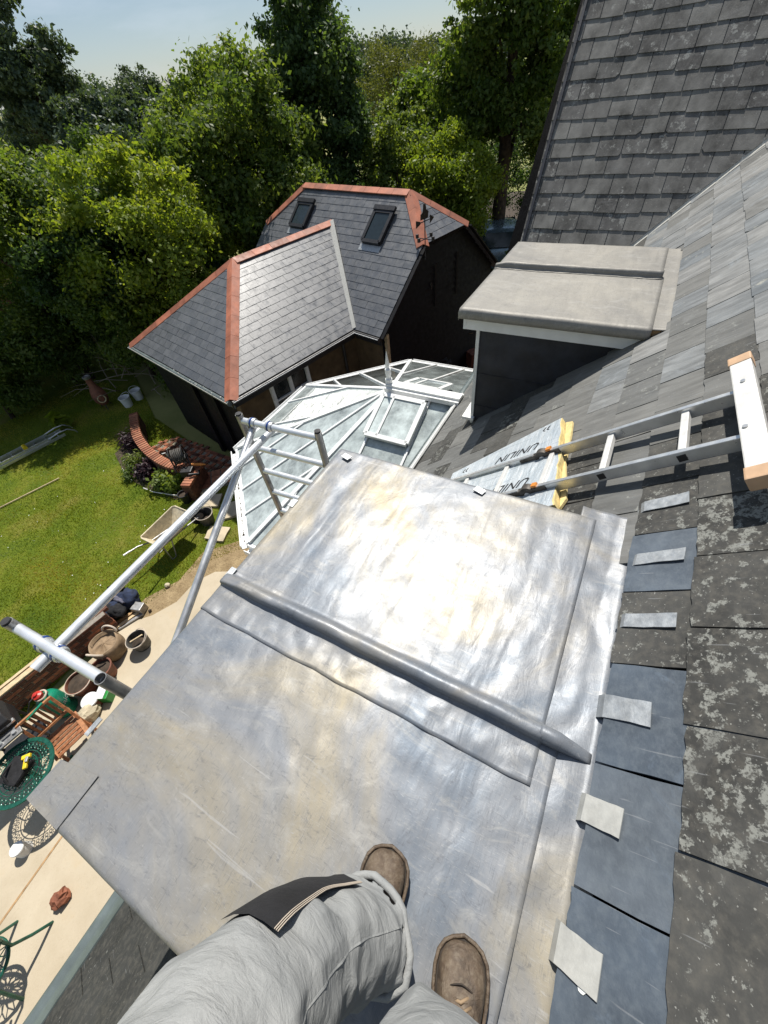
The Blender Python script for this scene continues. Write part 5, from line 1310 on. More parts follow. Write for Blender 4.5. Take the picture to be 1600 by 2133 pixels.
mb = MB(); c = Vector((3.72, 7.55, .58)); mb.tube([c, c+Vector((.1, -.16, -.03)), c+Vector((.16, -.26, -.05))], [.03, .035, .015], 9); o = mb.build('hose_gun', 'orange', loc=tuple(c), smooth=True); tag(o, 'orange hose gun resting on the wall corner beside the reel', 'hose gun')
bucket('plant_pot', 'small black plant pot at the end of the flower bed', (3.12, 7.42, 0), .09, .12, .26, 'plastic_black', 'plastic_black', 'soil', None, 'pot', fill=.8)
# heap of clothes, tools and off-cuts at the wall end
jn = thing('clothes_heap', 'heap of navy work clothes at the end of the low wall', 'clothes', (.62, 6.42, 0))
for k, (c, r, m_) in enumerate((((.60, 6.45, .13), (.27, .20, .15), 'cloth_navy'), ((.78, 6.40, .17), (.17, .22, .14), 'cloth_navy'), ((.52, 6.36, .2), (.13, .2, .1), 'cloth_black'), ((.66, 6.47, .27), (.05, .2, .05), 'cloth_grey'))):
    mb = MB(); V = []
    for i in range(13):
        for j in range(20):
            th_, ph = pi*i/12, 2*pi*j/20; d = Vector((sin(th_)*cos(ph), sin(th_)*sin(ph), cos(th_))); q = 1+.32*noise.noise(d*2.3+Vector((k*5, 0, 0)))+.14*noise.noise(d*6+Vector((k, 1, 0)))
            V.append(Vector(c)+Vector((d.x*r[0], d.y*r[1], max(d.z*r[2], -c[2]+.015)))*q)
    mb.add(V, [(i*20+j, i*20+(j+1) % 20, (i+1)*20+(j+1) % 20, (i+1)*20+j) for i in range(12) for j in range(20)]); mb.build('garment', m_, jn, smooth='all')
hm = thing('tool_bag', 'black tool bag with red patch above the clothes heap', 'tool bag', (.78, 6.78, 0))
mb = MB(); mb.box((.78, 6.80, .11), (.24, .22, .2), .4); mb.build('bag', 'cloth_black', hm, bevel=.05)
mb = MB(); mb.lathe([(.001, .05), (.05, .04), (.065, 0)], (.80, 6.80, .205), 14); mb.build('red_patch', 'plastic_red', hm, smooth=True)
mb = MB(); mb.tube([(.70, 6.72, .2), (.74, 6.80, .32), (.86, 6.86, .2)], .012, 7); mb.build('strap', 'cloth_black', hm, smooth=True)
for i, (a, b, lb) in enumerate((((.50, 6.95, .1), (.62, 6.62, .3), 'thin silver tool handle, left of the pair by the tool bag'), ((.60, 7.0, .08), (.68, 6.66, .3), 'thin silver tool handle, right of the pair by the tool bag'))):
    mb = MB(); mb.tube([a, b], .013, 7); o = mb.build('pointing_tool', 'alloy_pale', loc=a); tag(o, lb, 'tool')
mb = MB(); mb.box((.66, 6.60, .33), (.16, .12, .012), .8); o = mb.build('paper_sheet', 'alloy_pale', loc=(.66, 6.6, .33)); tag(o, 'pale rectangular off-cut on top of the navy clothes', 'off-cut')
for i, (x0, y0, x1, y1, z, m_, lb) in enumerate(((.18, 6.32, .72, 6.14, .06, 'timber', 'brown timber length below the clothes heap, upper one'), (.22, 6.22, .72, 6.06, .05, 'timber_pale', 'pale timber length below the clothes heap, middle one'), (.30, 6.16, .70, 5.99, .03, 'galv_dull', 'grey metal length below the clothes heap, lowest one'))):
    mb = MB(); mb.bar((x0, y0, z), (x1, y1, z), .05, .04); o = mb.build('off_cut', m_, loc=(x0, y0, 0)); tag(o, lb, 'timber')
mb = MB(); mb.box((.74, 6.10, .09), (.16, .2, .16), .3); o = mb.build('crate', 'galv_dull', loc=(.74, 6.1, 0), bevel=.01); tag(o, 'small grey box beside the timber lengths at the patio corner', 'box')
# tan rubble bag, bucket, pots
bg_ = thing('garden_bag', 'tan fabric garden bag with rope handles on the patio', 'bag', (0.0, 5.88, 0))
mb = MB(); V = []; prof = [(.20, 0), (.235, .12), (.245, .26), (.225, .36), (.205, .36), (.215, .27), (.12, .30), (.001, .33)]
for i, (r, z) in enumerate(prof):
    for j in range(28):
        a = 2*pi*j/28; q = 1+.05*noise.noise(Vector((cos(a)*2, sin(a)*2, z*6)))+(.03*sin(a*4) if i > 2 else 0); V.append(Vector((r*q*cos(a), 5.88+r*q*sin(a), z+(.05*noise.noise(Vector((cos(a)*3, sin(a)*3, 4))) if i > 4 else 0))))
mb.add(V, [(i*28+j, i*28+(j+1) % 28, (i+1)*28+(j+1) % 28, (i+1)*28+j) for i in range(len(prof)-1) for j in range(28)]); mb.build('body', 'bag_tan', bg_, smooth='all')
for a0 in (.4, .4+pi):
    c = Vector((cos(a0)*.21, 5.88+sin(a0)*.21, .36)); d = Vector((-sin(a0), cos(a0), 0)); o_ = Vector((cos(a0), sin(a0), 0))
    mb = MB(); mb.tube([c+d*.13*cos(a)+Vector((0, 0, .09*sin(a)))+o_*.04*sin(a) for a in np.linspace(0, pi, 13)], .017, 8); mb.build('handle', 'rope_pale', bg_, smooth=True)
bucket('builders_bucket', 'mortar crusted bucket with a trowel handle beside the tan bag', (.30, 5.50, 0), .12, .165, .26, 'bucket_grey', 'rope_pale', 'soil', (-.4, 1.1), fill=.5)
mb = MB(); mb.bar((.22, 5.56, .24), (.40, 5.45, .27), .02, .02); o = mb.build('stick', 'timber_pale', loc=(.3, 5.5, .24)); tag(o, 'pale stick lying across the mortar crusted bucket', 'stick')
bucket('flower_pot', 'brown pot with cream rim arc half hidden under the tower tube', (-.30, 5.62, 0), .12, .17, .28, 'terracotta', 'terracotta', 'soil', None, 'pot', fill=.8)
bucket('flower_pot', 'brown glazed pot with cream rim next to the gas cylinder', (-.60, 5.74, 0), .14, .19, .3, 'terracotta', 'rope_pale', 'soil', None, 'pot', fill=.85)
# gas cylinder
gc = thing('gas_cylinder', 'green gas cylinder with red regulator beside the wooden chair', 'gas cylinder', (-.95, 5.78, 0)); c0 = Vector((-.95, 5.78, 0))
mb = MB(); mb.lathe([(.14, 0), (.155, .03), (.155, .42), (.14, .48), (.10, .53), (.045, .555), (.04, .56)], c0, 28, cap_top=True); mb.build('body', 'green_gas', gc, smooth=True)
mb = MB(); mb.tube(ring(c0+Vector((0, 0, .60)), .075, 0, 25), .013, 7, caps=False); mb.tube([c0+Vector((.075, 0, .60)), c0+Vector((.07, 0, .54))], .01, 6); mb.tube([c0+Vector((-.075, 0, .60)), c0+Vector((-.07, 0, .54))], .01, 6); mb.build('collar', 'rope_pale', gc, smooth=True)
mb = MB(); mb.lathe([(.05, .56), (.065, .60), (.065, .64), (.03, .66), (.03, .68), (.001, .685)], c0+Vector((-.02, .02, 0)), 18); reg_ = mb.build('regulator', 'plastic_red', gc, smooth=True)
mb = MB(); mb.tube([c0+Vector((-.02, .02, .64)), c0+Vector((-.12, .0, .66)), c0+Vector((-.24, -.02, .55))], .009, 7); mb.build('gas_hose', 'plastic_black', reg_, smooth=True)
me = text_mesh('Calor', .13, 'lettering')
for v in me.vertices:      # wrap the word round the cylinder, facing the house
    a = -.9+v.co.x/.157; z = .27+v.co.y; v.co = Vector((cos(a)*(.1575), sin(a)*(.1575), z))
put('lettering', me, 'ink_white', gc)
# folding wooden chair
fc = thing('folding_chair', 'slatted wooden folding chair facing the house', 'chair', (-1.12, 5.05, 0)); cc = Vector((-1.12, 5.05, 0)); frz = radians(-8)
Mx = Matrix.Rotation(frz, 3, 'Z')
def FC(x, y, z): return cc+Mx @ Vector((x, y, z))
for i in range(6):
    mb = MB(); y = -.17+i*.068; mb.bar(FC(-.20, y, .44), FC(.20, y, .44), .05, .016); mb.build('seat_slat', 'teak', fc)
for x in (-.205, .205):
    mb = MB(); mb.bar(FC(x, -.21, .452), FC(x, .21, .445), .055, .022); mb.build('seat_rail', 'teak_pale', fc)
    mb = MB(); mb.bar(FC(x*1.08, -.22, .0), FC(x*1.08, .33, .88), .03, .04); mb.build('back_post', 'teak', fc)
    mb = MB(); mb.bar(FC(x*.9, .24, .0), FC(x*.9, -.2, .44), .03, .04); mb.build('leg', 'teak', fc)
for i in range(6):
    mb = MB(); x = -.15+i*.06; mb.bar(FC(x, .215, .60), FC(x, .325, .85), .03, .012); mb.build('back_slat', 'teak', fc)
for z, y in ((.585, .205), (.87, .33)):
    mb = MB(); mb.bar(FC(-.23, y, z), FC(.23, y, z), .05, .03, (0, .4, .9)); mb.build('back_rail', 'teak_pale', fc)
mb = MB(); mb.bar(FC(-.1, .30, .875), FC(.13, .325, .9), .03, .012); o = mb.build('green_strip', 'green_gas', loc=tuple(FC(0, .3, .87))); tag(o, 'thin green strip resting on the wooden chair back', 'strip')
# barbecue
bq = thing('barbecue', 'black hooded barbecue with steel side shelf at left edge', 'barbecue', (-1.5, 5.72, 0)); brz = radians(-10); Mb = Matrix.Rotation(brz, 3, 'Z')
def BQ(x, y, z): return Vector((-1.5, 5.72, 0))+Mb @ Vector((x, y, z))
mb = MB(); mb.box(BQ(0, .02, .80), (.55, .42, .2), brz); mb.build('firebox', 'plastic_black', bq, bevel=.02)
mb = MB(); pts = [(-.22, 0), (-.22, .12), (-.14, .2), (.06, .22), (.18, .16), (.22, .04), (.22, 0)]; mb.prism([BQ(-.28, y, .90+z) for y, z in pts], Mb @ Vector((.56, 0, 0))); hd = mb.build('hood', 'rubber', bq, bevel=.015)
mb = MB(); mb.bar(BQ(-.3, -.20, .94), BQ(.3, -.20, .94), .05, .03); mb.build('hood_trim', 'alloy', hd)
mb = MB(); mb.tube([BQ(-.22, -.27, .99), BQ(.22, -.27, .99)], .014, 8); mb.build('hood_handle', 'plastic_black', hd)
mb = MB(); mb.box(BQ(-.02, -.31, .86), (.62, .16, .03), brz); mb.build('front_shelf', 'galv_dull', bq, bevel=.006)
for x in (-.15, .05, .22):
    mb = MB(); mb.tube([BQ(x, -.33, .875), BQ(x, -.33, .905)], .026, 14); mb.build('knob', 'galv', bq, smooth=True)
for x in (-.25, .25):
    for y in (-.17, .17):
        mb = MB(); mb.bar(BQ(x, y, .02), BQ(x, y, .72), .03, .03); mb.build('leg', 'plastic_black', bq)
mb = MB(); mb.box(BQ(0, 0, .2), (.54, .38, .02), brz); mb.build('bottom_shelf', 'plastic_black', bq)
# round cast metal table
tbq = thing('round_table', 'green cast metal round table with pierced top', 'table', (-1.62, 5.0, 0)); tc = Vector((-1.62, 5.0, 0)); zt2 = .68; TR = .40
mb = MB(); mb.lathe([(TR-.055, zt2+.002), (TR-.05, zt2+.012), (TR-.006, zt2+.012), (TR, zt2), (TR-.01, zt2-.02), (TR-.05, zt2-.01), (TR-.055, zt2+.002)], tc, 48, cap_bottom=False); mb.build('top_rim', 'green_metal', tbq, smooth=True)
mb = MB(); g = random.Random(3)
for k in range(48):      # pierced scroll work: small rings and bars leave real holes
    for r, rr in ((.325, .020), (.285, .018), (.165, .022), (.12, .018)):
        n_ = int(2*pi*r/.052)
        if k < n_:
            a = 2*pi*k/n_+r*9; mb.tube(ring(tc+Vector((cos(a)*r, sin(a)*r, zt2)), rr, 0, 9), .0055, 4, caps=False)
for k in range(12):
    a = 2*pi*k/12; mb.tube([tc+Vector((cos(a)*.05, sin(a)*.05, zt2)), tc+Vector((cos(a+.25)*.2, sin(a+.25)*.2, zt2)), tc+Vector((cos(a)*(TR-.05), sin(a)*(TR-.05), zt2))], .007, 5)
for r in (.05, .09, .2, .245): mb.tube(ring(tc+Vector((0, 0, zt2)), r, 0, 33), .007, 5, caps=False)
mb.build('pierced_top', 'green_metal', tbq, kind='stuff')
mb = MB(); mb.lathe([(.03, .1), (.045, .2), (.028, .35), (.045, .5), (.1, zt2-.01)], tc, 14); mb.build('pedestal', 'green_metal', tbq, smooth=True)
for k in range(3):
    a = 2*pi*k/3+.3; mb = MB(); mb.tube([tc+Vector((0, 0, .2)), tc+Vector((cos(a)*.15, sin(a)*.15, .18)), tc+Vector((cos(a)*.26, sin(a)*.26, .03)), tc+Vector((cos(a)*.31, sin(a)*.31, .02))], .018, 8); mb.build('leg', 'green_metal', tbq, smooth=True)
tl_ = thing('tool_roll', 'black tool holdall lying on the green table', 'holdall', (-1.66, 5.03, .69))
mb = MB(); mb.box((-1.62, 5.0, .74), (.30, .27, .09), .3); mb.build('holdall', 'cloth_black', tl_, bevel=.03)
mb = MB(); mb.tube([(-1.75, 4.92, .76), (-1.70, 5.02, .86), (-1.60, 5.12, .78)], .016, 7); mb.build('strap', 'cloth_black', tl_, smooth=True)
mb = MB(); mb.box((-1.50, 4.93, .795), (.13, .045, .035), .9); mb.box((-1.45, 4.99, .80), (.05, .1, .04), .9); o = mb.build('power_tool', 'yellow', loc=(-1.5, 4.95, .79), bevel=.008); tag(o, 'yellow hand tool lying on the black holdall on the table', 'tool')
mb = MB(); mb.box((-1.46, 4.94, .825), (.06, .03, .02), .7); o = mb.build('blade', 'alloy', loc=(-1.46, 4.94, .82), bevel=.004); tag(o, 'small silver piece beside the yellow tool on the table', 'tool')
# white tub, green box, stone, cups and brick
bucket('paint_tub', 'brown tub with white lid beside the green box on the patio', (-.70, 5.40, 0), .10, .115, .2, 'terracotta', 'plastic_white', 'plastic_white', None, 'tub', fill=0, lid='plastic_white')
gb2 = thing('green_box', 'bright green open box with white lid below the tower tube', 'box', (-.52, 5.30, 0))
mb = MB(); mb.box((-.52, 5.30, .1), (.2, .16, .19), .5); mb.build('carton', 'green_box', gb2, bevel=.008)
mb = MB(); mb.box((-.54, 5.33, .2), (.19, .14, .02), .5); mb.build('lid', 'plastic_white', gb2)
def rock(name, c, r, mat, label, cat, seed=0, sc_=(1, 1, .8), sharp=1.0):
    mb = MB(); V = []
    for i in range(9):
        for j in range(12):
            th_, ph = pi*i/8, 2*pi*j/12; d = Vector((sin(th_)*cos(ph), sin(th_)*sin(ph), cos(th_))); q = 1+.35*sharp*noise.noise(d*1.7+Vector((seed, 0, 0)))
            V.append(Vector((c[0]+d.x*r*q*sc_[0], c[1]+d.y*r*q*sc_[1], c[2]+max(0, r*.7+d.z*r*q*sc_[2]))))
    mb.add(V, [(i*12+j, i*12+(j+1) % 12, (i+1)*12+(j+1) % 12, (i+1)*12+j) for i in range(8) for j in range(12)]); o = mb.build(name, mat, loc=c); tag(o, label, cat)
rock('sand_bag', (-.86, 5.30, .012), .14, 'stone_pale', 'pale sandy sack behind the wooden chair seat', 'sack', 3, (1.4, .9, .9), .7)
rock('brick_fragment', (-2.30, 3.78, .012), .095, 'brick_red', 'broken red brick lump on the pale patio', 'brick', 5, (1.0, .9, .8), 1.6)
rock('stone', (1.32, 6.05, .0), .05, 'stone_pale', 'white stone on the bare earth by the patio corner', 'stone', 8)
rock('pebble', (.80, 5.93, .012), .028, 'soil', 'dark pebble at the patio corner by the tools', 'pebble', 2)
rock('pebble', (.47, 5.72, .012), .022, 'soil', 'small dark pebble above the mortar crusted bucket', 'pebble', 4)
bucket('white_tub', 'small upturned white tub on the patio beside the table shadow', (-2.27, 4.66, .012), .088, .072, .16, 'plastic_white', 'plastic_white', 'plastic_white', None, 'tub', fill=0, lid='plastic_white')
# white daisies scattered in the lawn
mb = MB()
for i in range(22):
    x, y = random.uniform(.2, 3.0), random.uniform(6.9, 11); r = random.uniform(.006, .013); z = .045
    mb.add([(x+cos(a)*r, y+sin(a)*r, z) for a in np.linspace(0, 2*pi, 7)[:-1]], [tuple(range(6))])
o = mb.build('daisies', 'ink_white', fix=False); tag(o, 'tiny white daisies scattered through the lawn', 'daisies', kind='stuff')
# cast metal garden chair at lower left
gch = thing('cast_chair', 'dark green cast metal garden chair with lattice back at lower left', 'chair', (-2.85, 3.72, 0)); Mg = Matrix.Rotation(radians(-62), 3, 'Z')
def GC(x, y, z): return Vector((-2.86, 3.76, .012))+Mg @ Vector((x, y, z))
def lattice(cfun, r, name):
    mb = MB()
    mb.tube([cfun(cos(a)*r, sin(a)*r) for a in np.linspace(0, 2*pi, 33)], .017, 8, caps=False); mb.build(name+'_rim', 'green_metal', gch, smooth=True)
    mb = MB()
    for k in range(14):
        a = 2*pi*k/14
        for s_ in (-1, 1): mb.tube([cfun(cos(a)*r*.22, sin(a)*r*.22), cfun(cos(a+s_*.22)*r*.6, sin(a+s_*.22)*r*.6), cfun(cos(a)*r*.98, sin(a)*r*.98)], .006, 5)
    mb.tube([cfun(cos(a)*r*.22, sin(a)*r*.22) for a in np.linspace(0, 2*pi, 17)], .008, 6, caps=False)
    mb.build(name+'_lattice', 'green_metal', gch, kind='stuff')
lattice(lambda u, v: GC(u, v, .44+.01*u), .21, 'seat')
lattice(lambda u, v: GC(u, .20+.28*(v+.21)*.4, .52+(v+.21)*1.0), .21, 'back')
for sx_ in (-1, 1):
    mb = MB(); mb.tube([GC(sx_*.16, -.14, .43), GC(sx_*.20, -.2, .25), GC(sx_*.22, -.27, .0)], .017, 8); mb.build('leg', 'green_metal', gch, smooth=True)
    mb = MB(); mb.tube([GC(sx_*.17, .2, .6), GC(sx_*.17, .16, .43), GC(sx_*.20, .22, .22), GC(sx_*.22, .30, .0)], .017, 8); mb.build('leg', 'green_metal', gch, smooth=True)
    mb = MB(); mb.tube([GC(sx_*.19, .22, .68), GC(sx_*.26, .05, .66), GC(sx_*.24, -.16, .64), GC(sx_*.19, -.16, .45)], .014, 8); mb.build('armrest', 'green_metal', gch, smooth=True)

# ------------------------------------------------------------------ yard behind the conservatory: pallet of sheets, cartons, car
sp = thing('sheet_stack', 'stack of dark sheets and plastic beside the black gable', 'stack', (10.3, 4.75, 0)); g = random.Random(9)
for i in range(9):
    mb = MB(); mb.box((10.0+g.uniform(-.06, .06), 4.45+g.uniform(-.06, .06), .05+i*.075), (1.25+g.uniform(-.15, .1), .95+g.uniform(-.12, .1), .06), .5+g.uniform(-.08, .08), Matrix.Rotation(.5+g.uniform(-.1, .1), 3, 'Z') @ Matrix.Rotation(g.uniform(-.03, .03), 3, 'X')); mb.build('sheet', 'sheet_dark', sp, bevel=.01)
rock('plastic_bag', (10.15, 4.55, .70), .2, 'cheek_dark', 'dark blue crumpled plastic bag on the stack of sheets', 'bag', 6, (1.5, 1, .5), 1.8)
rock('rag', (10.15, 4.1, .70), .13, 'leaf_lime', 'bright yellow green rag at the corner of the stack', 'rag', 7, (1.2, 1, .5), 1.8)
mb = MB(); mb.box((9.85, 4.85, .80), (.13, .1, .17), .3); o = mb.build('small_carton', 'plastic_white', loc=(9.85, 4.85, .7)); tag(o, 'small white and blue carton standing on the stack', 'carton')
mb = MB(); mb.box((9.845, 4.795, .80), (.07, .012, .16), .3); mb.build('blue_stripe', 'plastic_blue', o)
cb = thing('cardboard_box', 'open cardboard box with its flaps spread by the black gable', 'box', (11.2, 4.0, 0)); Mc = Matrix.Rotation(.5, 3, 'Z')
def CB(x, y, z): return Vector((11.2, 4.0, .35))+Mc @ Vector((x, y, z))
for (a, b) in (((-.3, -.25), (.3, -.25)), ((.3, -.25), (.3, .25)), ((.3, .25), (-.3, .25)), ((-.3, .25), (-.3, -.25))):
    mb = MB(); A0, B0 = CB(*a, 0), CB(*b, 0); nrm = (B0-A0).normalized().cross(Vector((0, 0, 1)))
    mb.prism([A0, B0, B0+Vector((0, 0, .42)), A0+Vector((0, 0, .42))], -nrm*.006); mb.build('side', 'cardboard', cb)
    mb = MB(); up_ = (nrm*.8+Vector((0, 0, .35))).normalized()*.26; mb.prism([A0+Vector((0, 0, .42)), B0+Vector((0, 0, .42)), B0+Vector((0, 0, .42))+up_, A0+Vector((0, 0, .42))+up_], Vector((0, 0, .006))); mb.build('flap', 'cardboard', cb)
mb = MB(); mb.prism([CB(-.29, -.24, .01), CB(.29, -.24, .01), CB(.29, .24, .01), CB(-.29, .24, .01)], (0, 0, .006)); mb.build('bottom', 'cardboard', cb)
mb = MB(); mb.box((11.2, 4.0, .17), (.7, .6, .34), .3); o = mb.build('dark_crate', 'sheet_dark', loc=(11.2, 4.0, 0), bevel=.01); tag(o, 'dark crate under the open cardboard box', 'crate')
mb = MB(); mb.box((10.75, 3.45, .2), (.35, .3, .4), .9); o = mb.build('red_crate', 'terracotta', loc=(10.75, 3.45, 0), bevel=.01); tag(o, 'dull red crate below the cardboard box in the shade', 'crate')
mb = MB(); mb.bar((11.6, 3.35, .0), (12.0, 3.5, 1.2), .3, .03, (1, 0, .3)); o = mb.build('leaning_board', 'cardboard', loc=(11.6, 3.35, 0)); tag(o, 'pale board leaning behind the cardboard box', 'board')

car = thing('parked_car', 'dark blue grey hatchback parked behind the outbuilding', 'car', (19.6, 5.05, 0))
crz = radians(20); Mcar = Matrix.Rotation(crz, 3, 'Z')
def CR(x, y, z): return Vector((19.3, 5.45, 0))+Mcar @ Vector((x, y, z))
prof = [(-2.05, .35), (-2.1, .6), (-2.05, .92), (-1.95, 1.02), (-1.5, 1.43), (-1.1, 1.49), (-.2, 1.5), (.35, 1.42), (1.05, .98), (1.9, .84), (2.1, .68), (2.12, .4), (1.6, .28), (-1.6, .28)]
mb = MB(); V = []; ny = 7
for k in range(ny):
    y = -.86+1.72*k/(ny-1); e = abs(y)/.86
    for x, z in prof:
        zz_ = z-(.0 if z < .95 else (z-.95)*.05)*e**4; yy = y*(1-(.26*(max(0, z-.92)/.58)) if z > .92 else 1); V.append(CR(x*(1-.03*e**4), yy, zz_-(.03*e**6 if z > 1.3 else 0)))
np_ = len(prof)
mb.add(V, [(k*np_+i, k*np_+(i+1) % np_, (k+1)*np_+(i+1) % np_, (k+1)*np_+i) for k in range(ny-1) for i in range(np_)]+[tuple(range(np_)), tuple(reversed(range((ny-1)*np_, ny*np_)))]); body = mb.build('body', 'car_paint', car, smooth=True)
mb = MB(); mb.prism([CR(-1.99, -.70, 1.04), CR(-1.99, .70, 1.04), CR(-1.56, .62, 1.41), CR(-1.56, -.62, 1.41)], Mcar @ Vector((-.012, 0, .012))); mb.build('rear_window', 'car_glass', car)
mb = MB(); mb.prism([CR(.44, -.62, 1.40), CR(.44, .62, 1.40), CR(1.0, .7, 1.03), CR(1.0, -.7, 1.03)], Mcar @ Vector((.012, 0, .012))); mb.build('windscreen', 'car_glass', car)
for sgn in (-1, 1):
    for xa, xb, xc, xd in ((-1.45, -.55, -.55, -1.25), (-.48, .85, .3, -.48)):
        mb = MB(); mb.prism([CR(xa, sgn*.862*.985, 1.0), CR(xb, sgn*.862*.985, 1.0), CR(xc, sgn*.70, 1.38), CR(xd, sgn*.70, 1.38)], Mcar @ Vector((0, sgn*.012, .006))); mb.build('side_window', 'car_glass', car)
    for x in (-1.3, 1.35):
        mb = MB(); c = CR(x, sgn*.78, .31); ax = Mcar @ Vector((0, 1, 0)); mb.tube([c-ax*.1, c+ax*.1], .31, 20); tw = mb.build('wheel', 'rubber', car, smooth=True)
        mb = MB(); mb.tube([c-ax*.105, c+ax*.105], .2, 16); mb.build('hub', 'galv', tw, smooth=True)
    mb = MB(); mb.box(CR(-2.06, sgn*.68, .88), (.08, .24, .14), crz); mb.build('tail_light', 'plastic_red', car, bevel=.02)
mb = MB(); mb.tube([CR(-1.2, 0, 1.49), CR(-1.38, 0, 1.72)], .006, 5); mb.build('aerial', 'plastic_black', car)

# ------------------------------------------------------------------ the person on the lead roof
per = thing('person', 'person in pale grey jeans and brown boots standing on the lead roof', 'person', (-.2, .0, ZL))
def loft(path, radii, n=28, ell=None, twist=0, folds=.006, seed=0, up=Vector((1, 0, 0))):
    """rings along a path; radii are (a, b) pairs"""
    pts = [Vector(p) for p in path]; rings = []
    for i, p in enumerate(pts):
        d = (pts[min(i+1, len(pts)-1)]-pts[max(0, i-1)]).normalized(); x = (up-d*up.dot(d)).normalized(); y = d.cross(x); a, b = radii[i]; rg = []
        for j in range(n):
            t = 2*pi*j/n; q = 1+folds/max(a, .02)*(noise.noise(Vector((cos(t)*1.5, sin(t)*1.5, i*.35+seed)))*1.2+.5*noise.noise(Vector((cos(t)*3, sin(t)*3, i*.8+seed)))-.9*abs(noise.noise(Vector((cos(t)*1.3+i*.11, sin(t)*1.3, i*.42+seed*2)))))
            rg.append(p+(x*cos(t)*a+y*sin(t)*b)*q)
        rings.append(rg)
    return rings
def resample(path, radii, m):
    P = [Vector(p) for p in path]; out, rad = [], []
    for k in range(m+1):
        t = k/m*(len(P)-1); i = min(int(t), len(P)-2); f = t-i
        p0, p1, p2, p3 = P[max(0, i-1)], P[i], P[i+1], P[min(len(P)-1, i+2)]
        out.append(.5*((2*p1)+(p2-p0)*f+(2*p0-5*p1+4*p2-p3)*f*f+(3*p1-p0-3*p2+p3)*f**3))
        rad.append((radii[i][0]*(1-f)+radii[i+1][0]*f, radii[i][1]*(1-f)+radii[i+1][1]*f))
    return out, rad
LLEG = ([(-.52, .12, 5.66), (-.42, .165, 5.50), (-.315, .195, 5.30), (-.245, .180, 5.10), (-.20, .130, 4.96), (-.178, .100, 4.86)], [(.115, .115), (.115, .12), (.11, .125), (.10, .115), (.096, .108), (.098, .110)])
RLEG = ([(-.52, -.10, 5.66), (-.36, -.09, 5.50), (-.21, -.085, 5.31), (-.265, -.115, 5.10), (-.30, -.14, 4.97), (-.30, -.15, 4.88)], [(.115, .11), (.11, .105), (.095, .10), (.085, .088), (.085, .088), (.09, .092)])
def person_mesh():
    mb = MB(); N_ = 28
    legs = {}
    for nm, (pth, rad) in (('l', LLEG), ('r', RLEG)):
        P, R_ = resample(pth, rad, 40); rg = loft(P, R_, N_, seed=1 if nm == 'l' else 7, folds=.012); legs[nm] = (rg, P)
        k = len(mb.v)
        for r in rg: mb.v += r
        mb.f += [(k+i*N_+j, k+i*N_+(j+1) % N_, k+(i+1)*N_+(j+1) % N_, k+(i+1)*N_+j) for i in range(40) for j in range(N_)]
        # turned-in hem so the leg is hollow at the boot
        e = k+40*N_; cpt = P[-1]; kk = len(mb.v)
        mb.v += [cpt+(v-cpt)*.9+Vector((0, 0, .03)) for v in rg[-1]]
        mb.f += [(e+j, e+(j+1) % N_, kk+(j+1) % N_, kk+j) for j in range(N_)]; mb.f.append(tuple(kk+j for j in range(N_)))
        mb.f.append(tuple(k+j for j in reversed(range(N_))))
    # pelvis, body
    P, R_ = resample([(-.52, 0, 5.55), (-.52, 0, 5.70), (-.50, 0, 5.85)], [(.12, .17), (.13, .185), (.125, .17)], 10); rg = loft(P, R_, N_, folds=.003); k = len(mb.v)
    for r in rg: mb.v += r
    mb.f += [(k+i*N_+j, k+i*N_+(j+1) % N_, k+(i+1)*N_+(j+1) % N_, k+(i+1)*N_+j) for i in range(10) for j in range(N_)]; mb.f += [tuple(k+j for j in reversed(range(N_))), tuple(k+10*N_+j for j in range(N_))]
    b = mb.build('trousers', 'denim', per, smooth='all'); md = b.modifiers.new('join', 'REMESH'); md.mode = 'VOXEL'; md.voxel_size = .006; md.use_smooth_shade = True
    sm = b.modifiers.new('soften', 'SMOOTH'); sm.factor = .5; sm.iterations = 2
    for nm in ('l', 'r'):
        rg, P = legs[nm]
        mb = MB(); mb.tube([P[-1]+(v-P[-1])*.985+Vector((0, 0, .008)) for v in rg[-1]]+[P[-1]+(rg[-1][0]-P[-1])*.985+Vector((0, 0, .008))], .0095, 8, caps=False); mb.build('hem', 'denim', b, smooth='all')
    rg, P = legs['l']
    # black side patch with pale stitching, and the outer seam
    ja, jb = 24, 28; ia, ib_ = 18, 32
    def sm_(i, j):
        ks = [k for k in range(i-4, i+5) if 0 <= k <= 40]; v = sum((rg[k][j % 28]-P[k] for k in ks), Vector())/len(ks); return P[i]+v+v.normalized()*.009
    mb = MB(); V = []
    for i in range(ia, ib_+1):
        for j in range(ja, jb+1): V.append(sm_(i, j))
    w = jb-ja+1; mb.add(V, [(i*w+j, i*w+j+1, (i+1)*w+j+1, (i+1)*w+j) for i in range(ib_-ia) for j in range(w-1)]); mb.build('side_patch', 'cloth_black', b, smooth='all', fix=False)
    for q in (0, 1, 2):
        mb = MB(); mb.tube([sm_(i, jb)*(1-.12*q)+sm_(i, jb-1)*(.12*q)+(sm_(i, jb)-P[i]).normalized()*.0015 for i in range(ia, ib_+1)], .0011, 4); mb.build('stitching', 'rope_pale', b)
    mb = MB(); mb.tube([rg[i][4]-(rg[i][4]-P[i]).normalized()*.0015 for i in range(4, 38)], .0026, 5); mb.build('seam', 'denim', b)
    return b
person_mesh()
